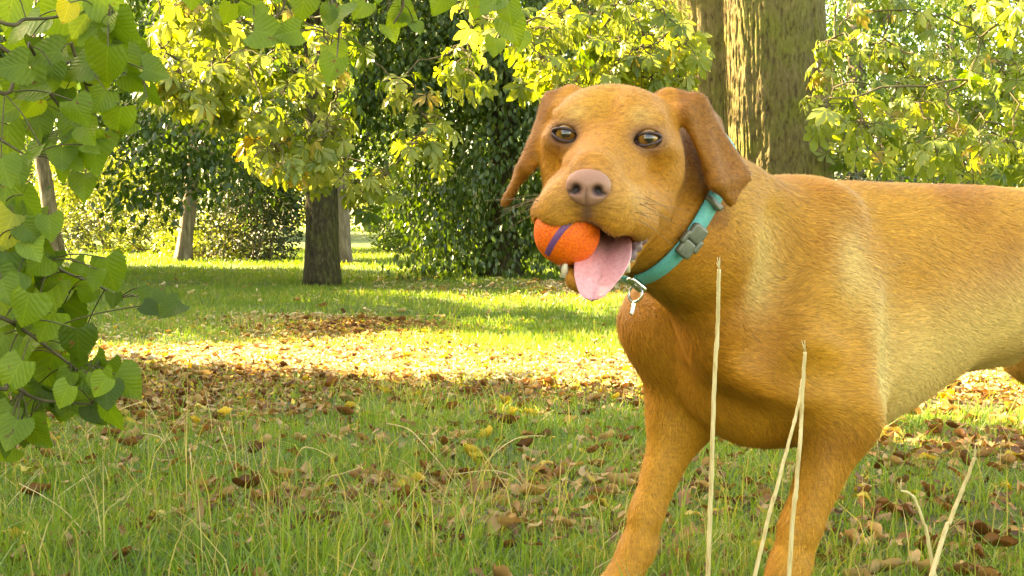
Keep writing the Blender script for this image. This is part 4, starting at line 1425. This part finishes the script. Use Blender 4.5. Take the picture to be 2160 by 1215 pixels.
legw = sst(.30, .22, hp[:, 2])
flow = np.array([-1.0, 0, -.35]) * (1 - legw)[:, None] + np.array([-.25, 0, -1.0]) * legw[:, None]
flow = flow * (1 - hw)[:, None] + (-HD[1] * 1.0 - HD[2] * .45) * hw[:, None]
flow = flow + hr.normal(0, .16, (NH, 3)) + (np.stack([fbm(hp * 16, 2, 80 + i) for i in range(3)], -1) - .5) * 1.5
flow = unit(flow - hn * (flow * hn).sum(-1, keepdims=True))
hl = (.0125 - .0060 * hw) * (1 - .25 * legw) * hr.uniform(.6, 1.3, NH)
wid = (.00068 - .00028 * hw) * hr.uniform(.7, 1.3, NH)
lift = hr.uniform(.08, .29, NH)[:, None]
sd = np.cross(hn, flow)
root_ = hp - hn * .0004
v0 = root_ - sd * wid[:, None] * .5
v1 = root_ + sd * wid[:, None] * .5
mid_ = root_ + flow * (hl * .55)[:, None] + hn * lift * (hl * .75)[:, None]
v2 = mid_ + sd * wid[:, None] * .4
v3 = mid_ - sd * wid[:, None] * .4
v4 = root_ + flow * hl[:, None] + hn * lift * (hl * .9)[:, None]
HVt = np.stack([v0, v1, v2, v3, v4], 1).reshape(-1, 3)
oo = (np.arange(NH) * 5)[:, None]
hcol = colr[DF[fi, 0]] * np.clip(hr.normal(1.0, .20, NH), .5, 1.6)[:, None]
fm = MB(); fm.add(HVt, [oo + np.array([[0, 1, 2, 3]]), oo + np.array([[3, 2, 4]])])
wcol = []
# whiskers
wr_ = np.random.default_rng(9)
for s in (1, -1):
    for q in range(11):
        a0 = np.array([s * wr_.uniform(30, 52), wr_.uniform(50, 96), wr_.uniform(-78, -54)])
        L_ = wr_.uniform(30, 62)
        dd = unit(np.array([s * 1.0, wr_.uniform(-.3, .35), wr_.uniform(-.5, .1)]))
        pts_ = np.stack([a0 + dd * L_ * t - np.array([0, 0, 9]) * t * t for t in np.linspace(0, 1, 6)])
        V, F = tube(pts_, np.linspace(.32, .10, 6), 4)
        fm.add(H(V), F); wcol += [np.tile([.22, .13, .06], (len(V), 1))]
m, nt, b, out = new_mat('dog_hair')
at = N(nt, 'ShaderNodeAttribute', attribute_name='coat')
nt.links.new(at.outputs['Color'], b.inputs['Base Color'])
b.inputs['Roughness'].default_value = .5
b.inputs['Specular IOR Level'].default_value = .3
dmb(fm, 'fur', m, None, True, np.concatenate([np.repeat(hcol, 5, 0)] + wcol))

# --- eyes
M_EYE, nt, b, out = new_mat('dog_eye')
at = N(nt, 'ShaderNodeAttribute', attribute_name='tint')
cr = ramp(nt, at.outputs['Fac'], [(0, (.008, .006, .005)), (.21, (.010, .007, .005)), (.27, (.16, .065, .010)), (.52, (.28, .13, .024)), (.64, (.05, .025, .012)), (.74, (.14, .10, .08)), (1, (.2, .14, .12))])
nt.links.new(cr.outputs[0], b.inputs['Base Color'])
b.inputs['Roughness'].default_value = .06
b.inputs['Coat Weight'].default_value = 1.0


def sphere(nu=40, nv=24):
    u = np.arange(nu) * 2 * math.pi / nu
    v = np.linspace(0, math.pi, nv)
    V = np.stack([np.sin(v)[:, None] * np.cos(u), np.sin(v)[:, None] * np.sin(u), np.broadcast_to(np.cos(v)[:, None], (nv, nu))], -1).reshape(-1, 3)
    i = np.arange(nv - 1)[:, None] * nu; j = np.arange(nu)[None]
    return V, np.stack([i + j, i + nu + j, i + nu + (j + 1) % nu, i + (j + 1) % nu], -1).reshape(-1, 4)


SV, SF = sphere()
M_RIM = noisy_mat('eyelid_skin', [(.3, (.03, .016, .015)), (.7, (.09, .05, .045))], (400, 400, 400), .4, .2, dist=.001)
look = unit(CAM - E0)
lk = unit(np.array([look @ hx, look @ hf, look @ hz]) + np.array([.0, 0, .02]))
for s in (1, -1):
    c = EYES[s] + np.array([0, 1.5, 0])
    eb = MB()
    ang = np.arccos(np.clip(SV @ lk, -1, 1)) / (math.pi / 2)
    bul = 1 + .07 * np.exp(-(ang / .42) ** 2)
    eb.add(H(c + SV * 12.6 * bul[:, None]), SF, np.clip(ang, 0, 1))
    eye = dmb(eb, 'eye', M_EYE)
    # lids: an almond ring lying on the ball
    rb = MB()
    a = np.linspace(0, 2 * math.pi, 41)[:-1]
    X = np.cos(a) * 13.2
    Zl = np.where(np.sin(a) > 0, np.sin(a) * 6.3, np.sin(a) * 6.5) * (1 - .12 * np.cos(a) * s)
    ring = np.stack([X + s * .6, np.sqrt(np.maximum(13.9 ** 2 - X ** 2 - Zl ** 2, 16)), Zl + .14 * X * s], -1)
    ring = np.concatenate([ring, ring[:1]])
    Vr, Fr = tube(c + ring, 1.35 + .4 * np.abs(np.cos(np.linspace(0, 2 * math.pi, 41))), 8, False)
    rb.add(H(Vr), Fr)
    rim = dmb(rb, 'eyelid', M_RIM, dog)

# --- nose leather
nv_, nf_ = sphere(72, 48)
x, y, z = nv_[:, 0], nv_[:, 1], nv_[:, 2]
nx = x * 22 * (1 + .10 * np.clip(z, -1, 1))
ny = y * 13
nz_ = z * 16.5
q = np.clip(y, 0, 1)
dent = sum(np.exp(-(((nx - s * 10.5) / 4.6) ** 2 + ((nz_ + 1.0) / 4.2) ** 2)) for s in (1, -1)) * q
slit = sum(np.exp(-(((nx - s * (15.5 + (-1 - nz_) * .1)) / 4.5) ** 2 + ((nz_ + 4.5) / 2.0) ** 2)) for s in (1, -1)) * q
phil = np.exp(-(nx / 1.6) ** 2) * sst(6, -4, nz_) * q
ny = ny - dent * 9.5 - slit * 5 - phil * 2.2
nz_ = nz_ - .18 * np.clip(ny, 0, 20) * .5
nbm = MB()
nbm.add(H(np.stack([nx, ny + 110, nz_ * 1.08 - 48], -1)), nf_, np.clip(dent * 1.2 + slit * .8 + phil * .25, 0, 1))
M_NOSE, nt, b, out = new_mat('nose_leather')
at = N(nt, 'ShaderNodeAttribute', attribute_name='tint')
cr = ramp(nt, at.outputs['Fac'], [(0, (.34, .155, .095)), (.35, (.15, .06, .045)), (.8, (.02, .010, .010))])
nt.links.new(cr.outputs[0], b.inputs['Base Color'])
b.inputs['Roughness'].default_value = .55
vz = N(nt, 'ShaderNodeTexVoronoi', i_2=700.0)
g_ = N(nt, 'ShaderNodeNewGeometry')
nt.links.new(g_.outputs['Position'], vz.inputs['Vector'])
bp = N(nt, 'ShaderNodeBump', i_0=.35, i_1=.0008)
nt.links.new(vz.outputs[0], bp.inputs['Height'])
nt.links.new(bp.outputs[0], b.inputs['Normal'])
dmb(nbm, 'nose', M_NOSE)

# --- tongue, hanging over the lower jaw beside the ball
tp_ = smooth_path([(8, -30, -92), (10, 20, -108), (13, 58, -121), (13, 82, -133), (11, 95, -146), (9, 101, -160)], 34)
tv = []
nn = 21
for i, c in enumerate(tp_):
    t = i / 33
    wd = 28 * math.sqrt(max(.001, 1 - max(0, (t - .45) / .55) ** 1.7)) * (.86 + .14 * math.sin(t * 3))
    tg = unit(tp_[min(i + 1, 33)] - tp_[max(i - 1, 0)])
    nr_ = unit(np.cross(np.array([1.0, 0, 0]), tg))
    for j in range(nn):
        a = j / nn * 2 * math.pi
        sx, sz = math.cos(a), math.sin(a)
        th_ = 3.6 * (1 - .5 * t) + .4
        groove = -4.5 * math.exp(-(sx / .14) ** 2) * (1 if sz > 0 else .3) + 7.0 * sx * sx
        tv.append(c + np.array([1.0, 0, .0]) * sx * wd + nr_ * (sz * th_ + groove))
i = np.arange(33)[:, None] * nn; j = np.arange(nn)[None]
tf = np.stack([i + j, i + (j + 1) % nn, i + nn + (j + 1) % nn, i + nn + j], -1).reshape(-1, 4)
tmb = MB(); tmb.add(H(np.array(tv)), [tf])
M_TONGUE = noisy_mat('tongue', [(.3, (.60, .235, .235)), (.7, (.74, .35, .34))], (260, 260, 260), .22, .45, dist=.0014)
M_TONGUE.node_tree.nodes['Principled BSDF'].inputs['Coat Weight'].default_value = .7
M_TONGUE.node_tree.nodes['Principled BSDF'].inputs['Coat Roughness'].default_value = .12
dmb(tmb, 'tongue', M_TONGUE)

# --- teeth that show
M_TOOTH = plain('tooth_enamel', (.66, .56, .38), .3)
for (x0, y0, z0, L, rr_, up) in [(-23, 80, -138, 15, 4.2, 1), (37, 62, -130, 13, 4.0, 1), (36, 60, -128, 6, 3.2, 1), (39, 44, -121, 7, 3.6, 1), (41, 24, -113, 8, 4.0, 1), (-33, 52, -122, 6, 3.4, 1),]:
    tb_ = MB()
    V, F = tube([(x0, y0, z0 - up * 3), (x0, y0 + 1, z0 + up * L * .5), (x0 * .97, y0 + .5, z0 + up * L)], [rr_, rr_ * .8, rr_ * .25], 10)
    tb_.add(H(V), F)
    dmb(tb_, 'tooth', M_TOOTH)
# crinkled lip folds at the near corner of the mouth
M_LIP = noisy_mat('lip_skin', [(.3, (.09, .045, .045)), (.55, (.20, .12, .115)), (.75, (.36, .25, .24))], (240, 240, 240), .3, .4, dist=.0015)
lpm = MB()
for s, rr_ in ((1, 6.2), (-1, 4.5)):
    path = smooth_path([(s * 42, 6, -88), (s * 47, 16, -97), (s * 44, 30, -107), (s * 39, 46, -118), (s * 31, 64, -129), (s * 19, 82, -138)], 40)
    wob = 1 + .35 * np.sin(np.arange(40) * 1.15)
    V, F = tube(path, rr_ * wob * np.linspace(1, .5, 40), 10)
    lpm.add(H(V), F)
dmb(lpm, 'lower_lip', M_LIP)

# --- collar, laid on the neck by finding the coat surface round the neck's axis
def field(q):
    q = np.atleast_2d(q)
    ii, ff = [], []
    for d in range(3):
        i = np.clip(np.searchsorted(AX[d], q[:, d]) - 1, 0, len(AX[d]) - 2)
        ii.append(i); ff.append((q[:, d] - AX[d][i]) / (AX[d][i + 1] - AX[d][i]))
    r_ = 0
    for dx in (0, 1):
        for dy in (0, 1):
            for dz in (0, 1):
                w = (ff[0] if dx else 1 - ff[0]) * (ff[1] if dy else 1 - ff[1]) * (ff[2] if dz else 1 - ff[2])
                r_ = r_ + w * FLD[ii[0] + dx, ii[1] + dy, ii[2] + dz]
    return r_


ctop, cbot = to_dog(P(1478, 408, 1.50)), to_dog(P(1300, 575, 1.42))
nax = unit(H((0, -70, -50)) - np.array([.14, .035, .50]))
ray = unit(to_dog(W0 + (P(1420, 510, 1.45) - CAM)))
ln = unit(ctop - cbot)
obl = np.cross(ray, ln); obl = unit(obl * np.sign(obl @ nax))
CN = unit(.62 * nax + .78 * obl)
mid0 = (ctop + cbot) / 2
axp = np.array([.14, .035, .50])
CC = axp + nax * (((mid0 - axp) @ CN) / (nax @ CN))
cu = unit(np.cross(CN, np.array([0, 0, 1.0]))); cv = np.cross(CN, cu)
NCOL = 120


def ring(th_, w, off):
    th_ = np.atleast_1d(th_)
    dr = np.cos(th_)[:, None] * cu + np.sin(th_)[:, None] * cv
    o = CC + CN * w
    rr_ = np.linspace(.02, .17, 120)
    best = np.full(len(th_), .16)
    for k in range(len(th_)):
        f = field(o + dr[k] * rr_[:, None])
        j = np.argmax(f > 0)
        if f[j] > 0:
            best[k] = rr_[j]
    ker = np.exp(-np.linspace(-2, 2, 9) ** 2); ker /= ker.sum()
    if len(th_) > 20:
        best = np.convolve(np.concatenate([best[-4:], best, best[:4]]), ker, 'valid')
    return o + dr * (best + off)[:, None]


tha = np.arange(NCOL) * 2 * math.pi / NCOL
edges = [ring(tha, -.0105, .003), ring(tha, -.0105, .0062), ring(tha, .0, .0068), ring(tha, .0105, .0062), ring(tha, .0105, .003)]
CV = np.stack(edges, 1).reshape(-1, 3)
i = np.arange(NCOL)[:, None] * 5; j = np.arange(5)[None]; i2 = (np.arange(NCOL)[:, None] + 1) % NCOL * 5
CF = np.stack([i + j, i + (j + 1) % 5, i2 + (j + 1) % 5, i2 + j], -1).reshape(-1, 4)
cm = MB(); cm.add(CV, CF)
M_COLLAR = noisy_mat('turquoise_webbing', [(.3, (.05, .31, .29)), (.7, (.10, .46, .43))], (500, 500, 500), .55, .4, dist=.001)
collar = dmb(cm, 'collar', M_COLLAR)
collar['label'] = 'turquoise webbing collar with a plastic buckle'


def frame_at(p):
    """nearest place on the strap to a world point: position, along strap, outward"""
    ctr = np.stack(edges, 1).mean(1)
    k = int(np.argmin(np.linalg.norm(ctr - to_dog(p), axis=1)))
    tg = unit(ctr[(k + 2) % NCOL] - ctr[k - 2])
    o_ = unit(ctr[k] - CC - CN * ((ctr[k] - CC) @ CN))
    o_ = unit(o_ - tg * (o_ @ tg))
    return edges[2][k], tg, o_


def rbox(mb, c, ex, ey, ez, hx_, hy_, hz_, bev=.25):
    """bevelled block"""
    pts, F = [], []
    prof = [(-1, 1 - bev), (-1 + bev * .6, 1), (1 - bev * .6, 1), (1, 1 - bev)]
    n_ = 16
    for zz, sc_ in prof:
        for k in range(n_):
            a = (k + .5) * 2 * math.pi / n_
            cx, sx = math.cos(a), math.sin(a)
            e = .35
            x_ = math.copysign(abs(cx) ** e, cx); y_ = math.copysign(abs(sx) ** e, sx)
            pts.append(c + ex * hx_ * x_ * (sc_ if abs(zz) == 1 else 1) + ey * hy_ * y_ * (sc_ if abs(zz) == 1 else 1) + ez * hz_ * zz)
    for r_ in range(3):
        for k in range(n_):
            F.append((r_ * n_ + k, r_ * n_ + (k + 1) % n_, (r_ + 1) * n_ + (k + 1) % n_, (r_ + 1) * n_ + k))
    pts += [c - ez * hz_, c + ez * hz_]
    T = [(4 * n_, (k + 1) % n_, k) for k in range(n_)] + [(4 * n_ + 1, 3 * n_ + k, 3 * n_ + (k + 1) % n_) for k in range(n_)]
    mb.add(np.array(pts), [np.array(F), np.array(T)])


M_BUCKLE = plain('buckle_plastic', (.13, .135, .095), .25)
M_STEEL = metal_mat('ring_steel', (.72, .70, .66), .22)
pb, tg, o_ = frame_at(P(1432, 508, 1.43))
sd_ = np.cross(o_, tg)
bk = MB()
rbox(bk, pb + o_ * .004 + tg * .011, tg, sd_, o_, .0105, .0100, .0042)
rbox(bk, pb + o_ * .004 - tg * .010, tg, sd_, o_, .0098, .0095, .0040)
rbox(bk, pb + o_ * .0045 + sd_ * .0100, tg, sd_, o_, .008, .0028, .0040)
rbox(bk, pb + o_ * .0045 - sd_ * .0100, tg, sd_, o_, .008, .0028, .0040)
dmb(bk, 'buckle', M_BUCKLE, collar)
p2, tg2, o2 = frame_at(P(1475, 465, 1.46))
sl2 = MB(); s2 = np.cross(o2, tg2)
rbox(sl2, p2 + o2 * .002, tg2, s2, o2, .0035, .0125, .0032)
dmb(sl2, 'slider', M_BUCKLE, collar)
p3, tg3, o3 = frame_at(P(1338, 590, 1.42))
s3 = np.cross(o3, tg3)
dr_ = MB()
down = unit(np.array([0, 0, -1.0]) + o3 * .5)
sx_ = unit(np.cross(down, o3))
a = np.linspace(0, 2 * math.pi, 33)
rc_ = p3 + o3 * .004 + down * .011
dr_.add(*tube(rc_ + np.cos(a)[:, None] * sx_ * .0095 + np.sin(a)[:, None] * down * .0095, .0017, 8, False))
rc2 = rc_ + down * .015 + o3 * .002
dr_.add(*tube(rc2 + np.cos(a)[:, None] * o3 * .005 + np.sin(a)[:, None] * down * .006, .0014, 8, False))
dmb(dr_, 'ring', M_STEEL, collar)
clip_ = MB(); rbox(clip_, p3 + o3 * .004, tg3, s3, o3, .0065, .013, .0035)
dmb(clip_, 'clip', M_STEEL, collar)

# --- the ball held in its jaws
bc = Hw(BALL)
ball = empty('ball', bc, 'orange ball with a purple stripe held in the dog mouth', 'ball')
m, nt, b, out = new_mat('orange_ball')
g_ = N(nt, 'ShaderNodeNewGeometry')
nz = N(nt, 'ShaderNodeTexNoise', i_2=420.0, i_3=3.0)
nt.links.new(g_.outputs['Position'], nz.inputs['Vector'])
cr = ramp(nt, nz.outputs[0], [(.3, (.74, .075, .002)), (.7, (1.0, .17, .005))])
nt.links.new(cr.outputs[0], b.inputs['Base Color'])
b.inputs['Roughness'].default_value = .65
bp = N(nt, 'ShaderNodeBump', i_0=.6, i_1=.002)
nt.links.new(nz.outputs[0], bp.inputs['Height'])
nt.links.new(bp.outputs[0], b.inputs['Normal'])
SV2, SF2 = sphere(64, 40)
bb_ = MB(); bb_.add(SV2 * .0335, SF2)
bb_.build('felt', m, ball)
# stripe: a narrow curved band over the sphere, slanting down to the left
M_STRIPE = plain('purple_stripe', (.16, .05, .16), .55)
tocam = unit(CAM - bc)
rgt_ = unit(np.cross(np.array([0, 0, 1.0]), tocam)) ; up_ = np.cross(tocam, rgt_)
pth_ = []
for t in np.linspace(-1.5, 1.5, 60):
    u_ = -.12 + .40 * t; v_ = .46 * t + .1 - .10 * t * t
    d_ = unit(rgt_ * math.sin(u_) * 1.0 + up_ * math.sin(v_) + tocam * (math.cos(u_) * math.cos(v_)))
    pth_.append(d_)
pth_ = np.array(pth_)
tgs = unit(np.gradient(pth_, axis=0))
sds = unit(np.cross(pth_, tgs))
rows = [pth_ * .0330 + sds * .0034, pth_ * .0341 + sds * .0026, pth_ * .0342, pth_ * .0341 - sds * .0026, pth_ * .0330 - sds * .0034]
SVv = np.stack(rows, 1).reshape(-1, 3)
i = np.arange(59)[:, None] * 5; j = np.arange(4)[None]
sm_ = MB(); sm_.add(SVv, np.stack([i + j, i + j + 1, i + 5 + j + 1, i + 5 + j], -1).reshape(-1, 4))
sm_.build('stripe', M_STRIPE, ball)
